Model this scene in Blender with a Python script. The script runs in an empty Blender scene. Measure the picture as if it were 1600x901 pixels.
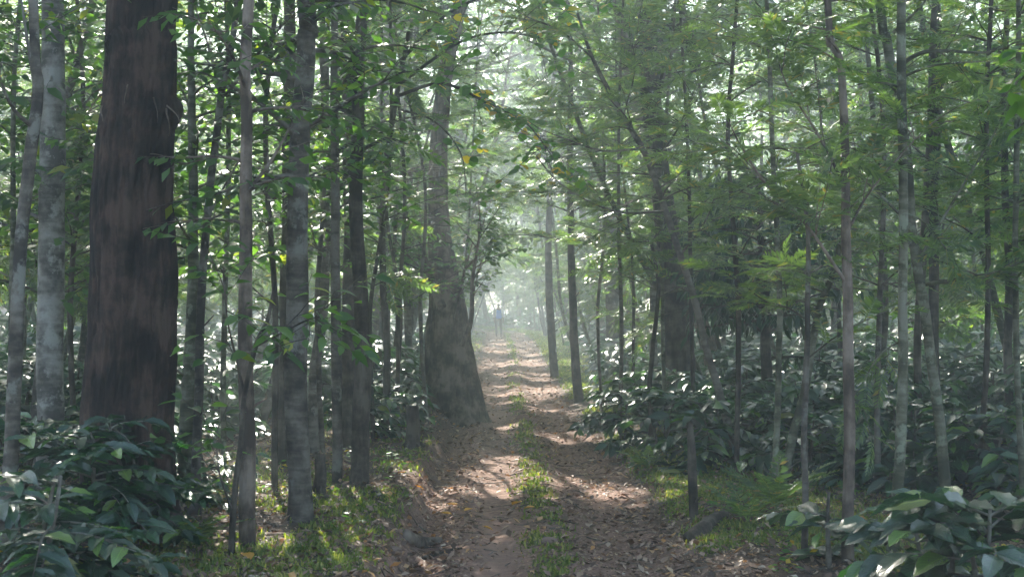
import bpy, math, random, time
import numpy as np
from mathutils import Vector, Matrix

T0 = time.time()
SC = bpy.context.scene
COL = SC.collection

# ------------------------------------------------------------------ camera
F = 2222.0                      # focal length in photo pixels (1600 wide)
VX, VY = 785.0, 483.0           # where the track vanishes in the photo
CZ = 1.65
cam_d = bpy.data.cameras.new('camera')
cam = bpy.data.objects.new('camera', cam_d)
COL.objects.link(cam)
cam.location = (0, 0, CZ)
cam.rotation_euler = (math.radians(90 + 0.838), 0, math.radians(-0.387))
cam_d.sensor_width = 36.0
cam_d.lens = 50.0
cam_d.clip_start = 0.1
cam_d.clip_end = 3000
cam_d.dof.use_dof = True
cam_d.dof.focus_distance = 17.0
cam_d.dof.aperture_fstop = 7.0
SC.camera = cam

# ------------------------------------------------------------------ light
SUN_EL, SUN_AZ = math.radians(37), math.radians(13)      # azimuth: to the left of straight ahead
to_sun = Vector((-math.sin(SUN_AZ) * math.cos(SUN_EL), math.cos(SUN_AZ) * math.cos(SUN_EL), math.sin(SUN_EL)))
SC.world = bpy.data.worlds.new('World')
SC.world.use_nodes = True
wn = SC.world.node_tree
bg = wn.nodes['Background']
sky = wn.nodes.new('ShaderNodeTexSky')
sky.sky_type = 'NISHITA'
sky.sun_disc = False
sky.sun_elevation = SUN_EL
sky.sun_rotation = -SUN_AZ
sky.air_density = 1.0
sky.dust_density = 2.0
bg.inputs['Strength'].default_value = 0.15
wn.links.new(sky.outputs[0], bg.inputs['Color'])
sun_d = bpy.data.lights.new('sun', 'SUN')
sun_d.energy = 5.0
sun_d.angle = math.radians(0.5)
sun_d.color = (1.0, 0.94, 0.82)
sun = bpy.data.objects.new('sun', sun_d)
COL.objects.link(sun)
sun.rotation_euler = to_sun.to_track_quat('Z', 'Y').to_euler()
SC.view_settings.view_transform = 'Standard'
SC.view_settings.look = 'None'
SC.view_settings.exposure = 2.12
SC.view_settings.gamma = 1.0
cy = SC.cycles
cy.use_adaptive_sampling = False
cy.use_denoising = True
cy.max_bounces = 6
cy.diffuse_bounces = 3
cy.glossy_bounces = 2
cy.transmission_bounces = 3
cy.volume_bounces = 1
cy.transparent_max_bounces = 4
cy.sample_clamp_indirect = 4.0
cy.sample_clamp_direct = 0.0
cy.caustics_reflective = False
cy.caustics_refractive = False
HAZE_DENSITY = 0.0062
HAZE_G = 0.6

# ------------------------------------------------------------------ noise
def _hash(ix, iy, s):
    n = (ix.astype(np.int64) * 374761393 + iy.astype(np.int64) * 668265263 + s * 974634777) & 0x7fffffff
    n = ((n ^ (n >> 13)) * 1274126177) & 0x7fffffff
    return ((n ^ (n >> 16)) & 0xffff) / 65535.0
def vnoise(x, y, s=0):
    x = np.asarray(x, float); y = np.asarray(y, float)
    ix, iy = np.floor(x), np.floor(y)
    fx, fy = x - ix, y - iy
    fx = fx * fx * (3 - 2 * fx); fy = fy * fy * (3 - 2 * fy)
    a = _hash(ix, iy, s); b = _hash(ix + 1, iy, s); c = _hash(ix, iy + 1, s); d = _hash(ix + 1, iy + 1, s)
    return (a * (1 - fx) + b * fx) * (1 - fy) + (c * (1 - fx) + d * fx) * fy
def fbm(x, y, s=0, o=4):
    r, a, t = 0, 1.0, 0
    for i in range(o):
        r = r + a * vnoise(x * 2 ** i, y * 2 ** i, s + i); t += a; a *= .5
    return r / t
def sst(a, b, x):
    t = np.clip((x - a) / (b - a), 0, 1)
    return t * t * (3 - 2 * t)

# ------------------------------------------------------------------ terrain shape
def strip_x(y):
    return 0.33 + 0.05 * np.sin(np.asarray(y) * .13 + 1.0) - sst(78, 120, np.asarray(y, float)) * 7.0
def track_edges(y):
    """u of the left and right edge of the bare track"""
    y = np.asarray(y, float)
    l = -1.0 + .12 * (fbm(y * .6, y * 0, 31, 3) - .5) - .12 * sst(40, 70, y)
    r = .82 + .22 * (fbm(y * .5, y * 0 + 9, 37, 3) - .5) + .1 * sst(30, 60, y)
    return l, r
def H(x, y):
    x = np.asarray(x, float); y = np.asarray(y, float)
    u = x - strip_x(y)
    l, r = track_edges(y)
    du = u + .14 * (fbm(x * 2.2, y * 1.6, 5, 3) - .5)
    near = 1 - .6 * sst(18, 30, y)
    h = .035 * np.exp(-(u / .17) ** 2)
    h = h - .035 * np.exp(-((u + .42) / .22) ** 2) - .035 * np.exp(-((u - .45) / .2) ** 2)
    h = h - .07 * near * np.exp(-((du - l - .12) / .16) ** 2)
    h = h + (.15 * near) * sst(.05, -.16, du - l) + .06 * sst(-.3, -2.0, du - l)
    h = h + .07 * sst(-.05, .35, du - r)
    off = sst(1.2, 4.0, np.abs(u))
    h = h + off * .35 * (fbm(x * .18, y * .18, 3, 3) - .45)
    h = h + .05 * (.3 + .7 * sst(.8, 1.6, np.abs(u))) * (fbm(x * .9, y * .9, 11, 3) - .5) + .022 * (fbm(x * 5, y * 5, 13, 3) - .5) * sst(26, 13, y)
    h = h + .25 * sst(30, 78, y) + .38 * sst(80, 150, y)
    return h
def Hf(x, y):
    return float(H(np.array([x]), np.array([y]))[0])

def world(px, py, d):
    return Vector(((px - VX) / F * d, d, CZ + (VY - py) / F * d))
def depth_of(px, py):
    d = (CZ - .05) * F / max(py - VY, 4)
    for _ in range(12):
        h = Hf((px - VX) / F * d, d)
        d = .5 * d + .5 * (CZ - h) * F / max(py - VY, 4)
    return d

# ------------------------------------------------------------------ materials
def nmat(name):
    m = bpy.data.materials.new(name)
    m.use_nodes = True
    nt = m.node_tree
    nt.nodes.clear()
    return m, nt, nt.nodes, nt.links
def ramp(n, stops, interp='LINEAR'):
    r = n.new('ShaderNodeValToRGB')
    e = r.color_ramp.elements
    while len(e) < len(stops): e.new(.5)
    for i, (p, c) in enumerate(stops):
        e[i].position = p
        e[i].color = (c[0], c[1], c[2], 1)
    r.color_ramp.interpolation = interp
    return r
def noise(n, l, scale, detail=4, rough=.55, vec=None, dist=0):
    t = n.new('ShaderNodeTexNoise')
    t.inputs['Scale'].default_value = scale
    t.inputs['Detail'].default_value = detail
    t.inputs['Roughness'].default_value = rough
    t.inputs['Distortion'].default_value = dist
    if vec is not None: l.new(vec, t.inputs['Vector'])
    return t
def mapping(n, l, vec, scale):
    m = n.new('ShaderNodeMapping')
    m.inputs['Scale'].default_value = scale
    l.new(vec, m.inputs['Vector'])
    return m.outputs[0]
def mix(n, l, fac, a, b, mode='MIX'):
    m = n.new('ShaderNodeMix')
    m.data_type = 'RGBA'; m.blend_type = mode
    for sock, v in ((0, fac), (6, a), (7, b)):
        if hasattr(v, 'type') and hasattr(v, 'node'): l.new(v, m.inputs[sock])
        elif sock == 0: m.inputs[0].default_value = v
        else: m.inputs[sock].default_value = (v[0], v[1], v[2], 1)
    return m.outputs[2]
def math_n(n, l, op, a, b=None, c=None):
    m = n.new('ShaderNodeMath'); m.operation = op
    for i, v in enumerate((a, b, c)):
        if v is None: continue
        if hasattr(v, 'node'): l.new(v, m.inputs[i])
        else: m.inputs[i].default_value = v
    return m.outputs[0]

def leaf_mat(name, stops, trans, rough=.35, spec=.5, veins=False, tfac=.4, coat=0.0):
    """stops: colour ramp picked leaf by leaf; trans: tint of light coming through"""
    m, nt, n, l = nmat(name)
    geo = n.new('ShaderNodeNewGeometry')
    oi = n.new('ShaderNodeObjectInfo')
    rnd = math_n(n, l, 'FRACT', math_n(n, l, 'ADD', geo.outputs['Random Per Island'], oi.outputs['Random']))
    cr = ramp(n, stops, 'LINEAR')
    l.new(rnd, cr.inputs[0])
    base = cr.outputs[0]
    ns = noise(n, l, 9, 2, vec=geo.outputs['Position'])
    base = mix(n, l, math_n(n, l, 'MULTIPLY', ns.outputs['Fac'], .35), base, mix(n, l, 1.0, base, (1.35, 1.25, .8), 'MULTIPLY'))
    p = n.new('ShaderNodeBsdfPrincipled')
    bump = None
    if veins:
        uv = n.new('ShaderNodeUVMap')
        sep = n.new('ShaderNodeSeparateXYZ')
        l.new(uv.outputs[0], sep.inputs[0])
        au = math_n(n, l, 'ABSOLUTE', math_n(n, l, 'SUBTRACT', sep.outputs[0], .5))
        ph = math_n(n, l, 'SUBTRACT', math_n(n, l, 'MULTIPLY', sep.outputs[1], 9.0), math_n(n, l, 'MULTIPLY', au, 5.0))
        sn = math_n(n, l, 'SINE', math_n(n, l, 'MULTIPLY', ph, 6.2832))
        rib = math_n(n, l, 'POWER', math_n(n, l, 'MULTIPLY_ADD', sn, .5, .5), 5.0)
        mid = math_n(n, l, 'LESS_THAN', au, .035)
        v = math_n(n, l, 'MAXIMUM', math_n(n, l, 'MULTIPLY', rib, .5), mid)
        base = mix(n, l, math_n(n, l, 'MULTIPLY', v, .45), base, mix(n, l, 1.0, base, (2.2, 2.0, 1.7), 'MULTIPLY'))
        b = n.new('ShaderNodeBump')
        b.inputs['Strength'].default_value = .55
        b.inputs['Distance'].default_value = .006
        l.new(math_n(n, l, 'SUBTRACT', math_n(n, l, 'MULTIPLY', math_n(n, l, 'ABSOLUTE', sn), 1.0), math_n(n, l, 'MULTIPLY', mid, 1.0)), b.inputs['Height'])
        bump = b.outputs[0]
    l.new(base, p.inputs['Base Color'])
    p.inputs['Roughness'].default_value = rough
    p.inputs['Specular IOR Level'].default_value = spec
    if coat: p.inputs['Coat Weight'].default_value = coat; p.inputs['Coat Roughness'].default_value = .25
    if bump: l.new(bump, p.inputs['Normal'])
    t = n.new('ShaderNodeBsdfTranslucent')
    l.new(mix(n, l, 1.0, base, trans, 'MULTIPLY'), t.inputs['Color'])
    ms = n.new('ShaderNodeMixShader')
    ms.inputs[0].default_value = tfac
    l.new(p.outputs[0], ms.inputs[1]); l.new(t.outputs[0], ms.inputs[2])
    o = n.new('ShaderNodeOutputMaterial')
    l.new(ms.outputs[0], o.inputs[0])
    return m

def bark_mat(name, lo, mid, hi, rings=0.0, fissure=0.0, lichen=None, scale=1.0, tint=None):
    m, nt, n, l = nmat(name)
    geo = n.new('ShaderNodeNewGeometry')
    oi = n.new('ShaderNodeObjectInfo')
    pos = geo.outputs['Position']
    va = noise(n, l, 4.5 * scale, 6, .62, pos)
    vs = mapping(n, l, pos, (1, 1, .16))
    fi = noise(n, l, 30 * scale, 5, .6, vs, .3)
    hs = mapping(n, l, pos, (.5, .5, 3.0))
    rg = noise(n, l, 9 * scale, 4, .6, hs)
    f = math_n(n, l, 'ADD', math_n(n, l, 'MULTIPLY', va.outputs['Fac'], 1 - .5 * rings - .35 * fissure),
               math_n(n, l, 'ADD', math_n(n, l, 'MULTIPLY', rg.outputs['Fac'], .5 * rings), math_n(n, l, 'MULTIPLY', fi.outputs['Fac'], .35 * fissure)))
    cr = ramp(n, [(.42, lo), (.5, mid), (.58, hi)])
    l.new(f, cr.inputs[0])
    base = cr.outputs[0]
    if lichen:
        ln = noise(n, l, 6.0 * scale, 5, .7, pos)
        lr = ramp(n, [(.55, (0, 0, 0)), (.62, (1, 1, 1))])
        l.new(ln.outputs['Fac'], lr.inputs[0])
        base = mix(n, l, math_n(n, l, 'MULTIPLY', lr.outputs[0], .8), base, lichen)
    base = mix(n, l, oi.outputs['Random'], base, mix(n, l, 1.0, base, (.72, .72, .7), 'MULTIPLY'))
    p = n.new('ShaderNodeBsdfPrincipled')
    l.new(base, p.inputs['Base Color'])
    p.inputs['Roughness'].default_value = .88
    p.inputs['Specular IOR Level'].default_value = .25
    b = n.new('ShaderNodeBump')
    b.inputs['Strength'].default_value = .9
    b.inputs['Distance'].default_value = .02 if fissure > .4 else .008
    l.new(math_n(n, l, 'ADD', fi.outputs['Fac'], math_n(n, l, 'MULTIPLY', rg.outputs['Fac'], rings)), b.inputs['Height'])
    l.new(b.outputs[0], p.inputs['Normal'])
    o = n.new('ShaderNodeOutputMaterial')
    l.new(p.outputs[0], o.inputs[0])
    return m

M = {}
M['bark_pale'] = bark_mat('pale_bark', (.09, .08, .067), (.20, .182, .155), (.32, .30, .265), rings=.45, lichen=(.37, .36, .32))
M['bark_grey'] = bark_mat('grey_bark', (.05, .042, .034), (.115, .095, .075), (.20, .175, .145), rings=.5, lichen=(.24, .235, .2))
M['bark_dark'] = bark_mat('dark_bark', (.03, .024, .018), (.072, .056, .043), (.14, .115, .09), rings=.2, fissure=.6)
M['bark_red'] = bark_mat('red_brown_bark', (.014, .008, .007), (.042, .024, .018), (.10, .060, .045), fissure=.95, scale=.8)
M['bark_warm'] = bark_mat('warm_brown_bark', (.065, .048, .037), (.15, .112, .085), (.25, .195, .155), fissure=.7, scale=.9)
M['bark_moss'] = bark_mat('mossy_bark', (.05, .05, .03), (.11, .105, .065), (.2, .19, .14), rings=.7, lichen=(.26, .28, .2))
M['coffee'] = leaf_mat('coffee_leaf', [(0, (.017, .042, .028)), (.55, (.027, .063, .04)), (.85, (.04, .09, .04)), (.93, (.11, .2, .04)), (.98, (.13, .2, .04)), (1, (.2, .17, .05))], (1.5, 3.2, .7), rough=.24, spec=.8, veins=True, tfac=.16, coat=.8)
M['coffee_far'] = leaf_mat('coffee_leaf_small', [(0, (.022, .05, .034)), (.7, (.034, .074, .046)), (1, (.09, .16, .05))], (1.5, 2.6, .8), rough=.3, spec=.7, coat=.4, tfac=.2)
M['oak'] = leaf_mat('silver_oak_leaf', [(0, (.06, .09, .055)), (.6, (.10, .145, .075)), (.92, (.15, .2, .09)), (1, (.26, .17, .07))], (1.8, 2.3, .7), rough=.42, spec=.5, tfac=.5)
M['broad'] = leaf_mat('broad_leaf', [(0, (.035, .07, .032)), (.6, (.065, .12, .045)), (.93, (.11, .18, .055)), (1, (.24, .23, .05))], (1.9, 2.6, .6), rough=.38, spec=.5, tfac=.42)
M['round'] = leaf_mat('thin_round_leaf', [(0, (.05, .12, .03)), (.78, (.08, .18, .04)), (.84, (.2, .2, .04)), (.9, (.5, .3, .03)), (1, (.55, .36, .03))], (1.9, 2.4, .6), rough=.45, tfac=.55)
M['dark'] = leaf_mat('dark_drooping_leaf', [(0, (.018, .04, .026)), (.8, (.03, .062, .034)), (1, (.05, .09, .04))], (1.4, 2.6, .8), rough=.3, spec=.55, tfac=.2)
M['canopy'] = leaf_mat('canopy_leaf', [(0, (.04, .07, .035)), (.7, (.065, .105, .045)), (1, (.14, .17, .05))], (2.0, 2.6, .65), rough=.42, tfac=.45)
M['grass'] = leaf_mat('grass_blade', [(0, (.08, .115, .035)), (.6, (.14, .18, .05)), (1, (.30, .27, .11))], (1.6, 1.9, .5), rough=.55, spec=.25, tfac=.4)
M['litter'] = leaf_mat('dead_leaf', [(0, (.06, .038, .028)), (.3, (.15, .095, .07)), (.6, (.26, .17, .125)), (.84, (.38, .29, .23)), (.93, (.46, .24, .08)), (1, (.5, .45, .4))], (1.2, 1.0, .8), rough=.6, spec=.3, tfac=.15)
M['yellowleaf'] = leaf_mat('fallen_yellow_leaf', [(0, (.5, .22, .03)), (1, (.62, .36, .05))], (1.3, 1.1, .5), rough=.5, tfac=.3)
M['dry'] = leaf_mat('dry_brown_frond', [(0, (.09, .05, .03)), (1, (.2, .12, .07))], (1.4, 1.1, .7), rough=.6, tfac=.3)

# ground, one material for soil off the track and on it
m, nt, n, l = nmat('forest_soil')
geo = n.new('ShaderNodeNewGeometry'); pos = geo.outputs['Position']
att = n.new('ShaderNodeAttribute'); att.attribute_name = 'zone'      # r: bare track, g: grass, b: worn wheel line
sep = n.new('ShaderNodeSeparateColor'); l.new(att.outputs['Color'], sep.inputs[0])
n1 = noise(n, l, 1.3, 5, .6, pos); n2 = noise(n, l, 22, 6, .7, pos); n3 = noise(n, l, 90, 3, .6, pos)
humus = ramp(n, [(.3, (.045, .028, .02)), (.5, (.09, .058, .042)), (.7, (.17, .12, .09))]); l.new(n2.outputs['Fac'], humus.inputs[0])
dirt = ramp(n, [(.36, (.085, .048, .036)), (.5, (.20, .115, .084)), (.64, (.33, .21, .16))]); l.new(n2.outputs['Fac'], dirt.inputs[0])
worn = ramp(n, [(.3, (.24, .14, .102)), (.7, (.34, .22, .17))]); l.new(n1.outputs['Fac'], worn.inputs[0])
turf = ramp(n, [(.3, (.045, .06, .02)), (.6, (.085, .11, .035)), (.8, (.13, .1, .06))]); l.new(n2.outputs['Fac'], turf.inputs[0])
c = mix(n, l, sep.outputs[0], humus.outputs[0], dirt.outputs[0])
c = mix(n, l, math_n(n, l, 'MULTIPLY', sep.outputs[2], .8), c, worn.outputs[0])
c = mix(n, l, math_n(n, l, 'MULTIPLY', sep.outputs[1], .8), c, turf.outputs[0])
sp = ramp(n, [(.62, (0, 0, 0)), (.7, (1, 1, 1))]); l.new(n3.outputs['Fac'], sp.inputs[0])
c = mix(n, l, math_n(n, l, 'MULTIPLY', sp.outputs[0], .35), c, (.36, .27, .21))
p = n.new('ShaderNodeBsdfPrincipled'); l.new(c, p.inputs['Base Color']); p.inputs['Roughness'].default_value = .9
p.inputs['Specular IOR Level'].default_value = .25
b = n.new('ShaderNodeBump'); b.inputs['Strength'].default_value = .8; b.inputs['Distance'].default_value = .02
l.new(math_n(n, l, 'ADD', n2.outputs['Fac'], math_n(n, l, 'MULTIPLY', n3.outputs['Fac'], .4)), b.inputs['Height'])
l.new(b.outputs[0], p.inputs['Normal'])
o = n.new('ShaderNodeOutputMaterial'); l.new(p.outputs[0], o.inputs[0])
M['soil'] = m

def plain(name, col, rough=.8):
    m, nt, n, l = nmat(name)
    geo = n.new('ShaderNodeNewGeometry')
    ns = noise(n, l, 30, 3, vec=geo.outputs['Position'])
    p = n.new('ShaderNodeBsdfPrincipled')
    l.new(mix(n, l, ns.outputs['Fac'], [v * .75 for v in col], [v * 1.2 for v in col]), p.inputs['Base Color'])
    p.inputs['Roughness'].default_value = rough
    o = n.new('ShaderNodeOutputMaterial'); l.new(p.outputs[0], o.inputs[0])
    return m
M['skin'] = plain('skin', (.2, .11, .07), .6)
M['hair'] = plain('black_hair', (.02, .016, .014), .6)
M['shirt'] = plain('white_shirt', (.75, .75, .78))
M['bag'] = plain('blue_backpack', (.11, .25, .8))
M['trousers'] = plain('grey_brown_trousers', (.16, .13, .12))
M['shoe'] = plain('dark_shoe', (.03, .03, .03))
M['stone'] = plain('stone', (.2, .13, .1))

# ------------------------------------------------------------------ mesh accumulation
class MB:
    """collects quads and triangles with a material slot each, then links them as ONE mesh"""
    def __init__(s):
        s.v, s.uv, s.f, s.n = [], [], [], 0           # f: (faces array, slot)
    def add(s, v, faces, slot=0, uv=None):
        v = np.asarray(v, float).reshape(-1, 3)
        s.v.append(v); s.uv.append(np.zeros((len(v), 2)) if uv is None else uv)
        for fa in (faces if isinstance(faces, list) else [faces]):
            s.f.append((np.asarray(fa, np.int64) + s.n, slot))
        s.n += len(v)
    def mesh(s, name, mats, smooth=True):
        me = bpy.data.meshes.new(name)
        v = np.concatenate(s.v); uv = np.concatenate(s.uv)
        li = np.concatenate([f.ravel() for f, _ in s.f])
        tot = np.concatenate([np.full(len(f), f.shape[1]) for f, _ in s.f])
        mi = np.concatenate([np.full(len(f), k) for f, k in s.f])
        me.vertices.add(len(v)); me.vertices.foreach_set('co', v.ravel())
        me.loops.add(len(li)); me.loops.foreach_set('vertex_index', li.astype(np.int32))
        me.polygons.add(len(tot))
        me.polygons.foreach_set('loop_start', np.concatenate(([0], np.cumsum(tot)[:-1])).astype(np.int32))
        me.polygons.foreach_set('material_index', mi.astype(np.int32))
        me.polygons.foreach_set('use_smooth', np.full(len(tot), smooth))
        ul = me.uv_layers.new(name='UVMap')
        ul.data.foreach_set('uv', uv[li].ravel())
        for m_ in mats: me.materials.append(m_)
        me.update(calc_edges=True)
        return me

def link(name, data, parent=None, kind=None, label=None):
    o = bpy.data.objects.new(name, data)
    COL.objects.link(o)
    if parent is not None: o.parent = parent
    if kind: o['kind'] = kind
    if label: o['label'] = label
    return o
def thing(name, label, cat, loc=(0, 0, 0), rz=0, group=None, data=None):
    o = bpy.data.objects.new(name, data); COL.objects.link(o)
    o.location = loc; o.rotation_euler = (0, 0, rz)
    if data is None: o.empty_display_size = .2
    o['label'] = label; o['category'] = cat
    if group: o['group'] = group
    return o
def copy_thing(root, kids, loc, rz, sc, label, group, swap=None):
    r = root.copy(); COL.objects.link(r)
    r.location = loc; r.rotation_euler = (0, 0, rz)
    r.scale = sc if hasattr(sc, '__len__') else (sc, sc, sc)
    r['label'] = label; r['group'] = group
    out = []
    for k in kids:
        c_ = k.copy(); COL.objects.link(c_); c_.parent = r; out.append(c_)
    return r, out

def catmull(P, sub):
    P = np.asarray(P, float)
    Q = np.vstack([2 * P[0] - P[1], P, 2 * P[-1] - P[-2]])
    out = []
    for i in range(1, len(Q) - 2):
        p0, p1, p2, p3 = Q[i - 1], Q[i], Q[i + 1], Q[i + 2]
        for k in range(sub):
            t = k / sub
            out.append(.5 * ((2 * p1) + (-p0 + p2) * t + (2 * p0 - 5 * p1 + 4 * p2 - p3) * t * t + (-p0 + 3 * p1 - 3 * p2 + p3) * t ** 3))
    out.append(Q[-2])
    return np.array(out)

def tube(pts, rad, seg=6, bump=0.0, rng=None, freq=3.0, flute=None, cap=True):
    """tapered tube along pts; returns verts, [faces]"""
    pts = np.asarray(pts, float); rad = np.asarray(rad, float)
    n_ = len(pts)
    tan = np.gradient(pts, axis=0)
    tan /= np.linalg.norm(tan, axis=1, keepdims=True) + 1e-9
    ref = np.array([0, 1.0, 0]) if abs(tan[:, 1]).mean() < .8 else np.array([1.0, 0, 0])
    a = np.cross(tan, ref); a /= np.linalg.norm(a, axis=1, keepdims=True) + 1e-9
    b_ = np.cross(tan, a)
    th = np.arange(seg) / seg * 2 * math.pi
    r = rad[:, None] * np.ones((1, seg))
    if bump:
        s = np.concatenate(([0], np.cumsum(np.linalg.norm(np.diff(pts, axis=0), axis=1))))
        sd = int(rng.integers(1000)) if rng is not None else 1
        cx_ = np.cos(th)[None, :] * 1.3 + sd; cy_ = np.sin(th)[None, :] * 1.3
        r = r * (1 + bump * (fbm(cx_ + s[:, None] * freq * .35, cy_ + s[:, None] * freq, sd % 97, 3) - .5) * 2)
    if flute is not None: r = r * flute(th[None, :], np.linspace(0, 1, n_)[:, None])
    v = pts[:, None, :] + r[:, :, None] * (np.cos(th)[None, :, None] * a[:, None, :] + np.sin(th)[None, :, None] * b_[:, None, :])
    v = v.reshape(-1, 3)
    i = np.arange(n_ - 1)[:, None] * seg; j = np.arange(seg)[None, :]; k = (j + 1) % seg
    f = np.stack([i + j, i + k, i + seg + k, i + seg + j], -1).reshape(-1, 4)
    fs = [f]
    if cap:
        v = np.vstack([v, pts[-1] + tan[-1] * rad[-1] * .6])
        t_ = (n_ - 1) * seg
        fs.append(np.stack([t_ + np.arange(seg), t_ + (np.arange(seg) + 1) % seg, np.full(seg, len(v) - 1)], -1))
    return v, fs

# ------------------------------------------------------------------ leaf shapes (unit length along +Y, +Z up)
def leaf_shape(nu, nv, width=.42, fold=.12, droop=.25, tip=1.0, wavy=0.0, round_=False):
    V, UV = [], []
    for i in range(nv + 1):
        t = i / nv
        if round_: w = width * math.sqrt(max(0, 1 - (2 * t - 1) ** 2)) * (1.1 - .2 * t)
        else: w = width * (math.sin(math.pi * t ** .85) ** .8 if 0 < t < 1 else 0)
        if t > .8 and not round_: w *= 1 - (t - .8) * 2.2 * tip
        w = max(w, .012)
        for j in range(nu + 1):
            s = j / nu * 2 - 1
            V.append((s * w * .5, t, fold * abs(s) * w - droop * t * t + wavy * math.sin(t * 22) * abs(s) * .5))
            UV.append((j / nu, t))
    Fq = [(i * (nu + 1) + j, i * (nu + 1) + j + 1, (i + 1) * (nu + 1) + j + 1, (i + 1) * (nu + 1) + j) for i in range(nv) for j in range(nu)]
    return np.array(V), np.array(Fq), np.array(UV)

def frond_shape(pairs, lobes=1, width=.6, droop=.3, seed=0, fern=False, deep=False, ribs=4, wide=.16):
    """feathery leaf: a midrib with paired lance-shaped pinnae"""
    rg = random.Random(seed)
    V, Q = [], []
    def y2z(t): return -droop * t * t
    # midrib
    for i in range(ribs + 1):
        t = i / ribs; w = .012 * (1 - .7 * t)
        V += [(-w, t, y2z(t) + .002), (w, t, y2z(t) + .002)]
    Q += [(2 * i, 2 * i + 1, 2 * i + 3, 2 * i + 2) for i in range(ribs)]
    def blade(p, d, L, w):
        d = np.array(d) / np.linalg.norm(d)
        s = np.cross(d, (0, 0, 1.0)); s /= np.linalg.norm(s) + 1e-9
        p = np.array(p)
        k = len(V)
        dz = np.array([0, 0, -.25 * L])
        V.extend([p, p + d * L * .45 + s * w + dz * .2, p + d * L + dz, p + d * L * .45 - s * w + dz * .2])
        Q.append((k, k + 1, k + 2, k + 3))
    for i in range(pairs):
        t = .14 + .84 * i / pairs
        env = math.sin(math.pi * min(1, (t + .12) * .86)) ** .7 if not fern else (1 - t) ** .7 * 1.1
        for sgn in (-1, 1):
            L = width * .5 * env * rg.uniform(.85, 1.1)
            ang = math.radians((58 if not fern else 72) - 22 * t + rg.uniform(-7, 7))
            d = (sgn * math.sin(ang), math.cos(ang), rg.uniform(-.1, .18))
            base = (0, t, y2z(t))
            if lobes == 1 and not deep:
                blade(base, d, L, L * wide if not fern else .02)
            else:
                blade(base, d, L, L * .09)
                for q in range(1, lobes + 1):
                    f_ = q / (lobes + 1)
                    for s2 in (-1, 1):
                        a2 = ang * sgn + s2 * math.radians(38)
                        pb = (base[0] + d[0] * L * f_, base[1] + d[1] * L * f_, base[2] - .25 * L * f_ * f_ + .02)
                        blade(pb, (math.sin(a2), math.cos(a2), .05), L * .42 * (1 - .4 * f_), L * .06)
    V = np.array([np.asarray(v, float) for v in V])
    return V, np.array(Q), np.stack([V[:, 0] + .5, V[:, 1]], -1)

SH = {
    'coffee_hi': [leaf_shape(4, 6, .46, .16, dr, wavy=.05) for dr in (.06, .18, .34)],
    'coffee_lo': [leaf_shape(2, 3, .46, .16, dr) for dr in (.2, .45)],
    'broad': [leaf_shape(2, 3, .5, .12, dr) for dr in (.15, .35)],
    'round': [leaf_shape(2, 4, .8, .1, .15, round_=True)],
    'dark': [leaf_shape(2, 3, .3, .12, .25)],
    'canopy': [leaf_shape(1, 2, .55, 0, .2), leaf_shape(1, 2, .42, 0, .35)],
    'litter': [leaf_shape(2, 2, .5, .45, -.25), leaf_shape(1, 2, .42, .1, .35), leaf_shape(2, 2, .7, .3, -.5)],
    'oak_hi': [frond_shape(11, 1, .62, .3, s, wide=.13) for s in range(3)],
    'oak_lo': [frond_shape(7, 1, .6, .3, s, ribs=2, wide=.16) for s in range(3)],
    'pinnate': [frond_shape(7, 1, .75, .2, 9)],
    'fern': [frond_shape(16, 1, .5, .45, 5, fern=True)],
}

def orient(pos, d, up, size, rng, roll=.5):
    """arrays of frames (3x3, columns side/dir/normal scaled) from leaf directions"""
    d = d / (np.linalg.norm(d, axis=1, keepdims=True) + 1e-9)
    up = up + rng.normal(0, roll, up.shape)
    s = np.cross(d, up); s /= np.linalg.norm(s, axis=1, keepdims=True) + 1e-9
    nn = np.cross(s, d)
    R = np.stack([s, d, nn], -1) * size[:, None, None]
    return R
def stamp(mb, shapes, pos, R, slot, rng):
    which = rng.integers(len(shapes), size=len(pos))
    for k, (V, Q, UV) in enumerate(shapes):
        idx = np.nonzero(which == k)[0]
        if not len(idx): continue
        W = np.einsum('nij,vj->nvi', R[idx], V) + pos[idx][:, None, :]
        fa = (Q[None] + (np.arange(len(idx)) * len(V))[:, None, None]).reshape(-1, Q.shape[1])
        mb.add(W.reshape(-1, 3), fa, slot, np.tile(UV, (len(idx), 1)))

class Foliage:
    """twigs and leaf frames, kept apart so leaves can become objects or one mesh"""
    def __init__(s): s.tw = []; s.p = []; s.d = []; s.u = []; s.s = []
    def leaf(s, p, d, u, size): s.p.append(p); s.d.append(d); s.u.append(u); s.s.append(size)

def path_grow(rng, p, d, L, n_=6, bend=(0, 0, -.05), wob=.12):
    pts = [np.array(p, float)]
    d = np.array(d, float); d /= np.linalg.norm(d)
    for i in range(n_):
        d = d + np.array(bend) + rng.normal(0, wob, 3) * .6
        d /= np.linalg.norm(d)
        pts.append(pts[-1] + d * L / n_)
    return np.array(pts)

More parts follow.
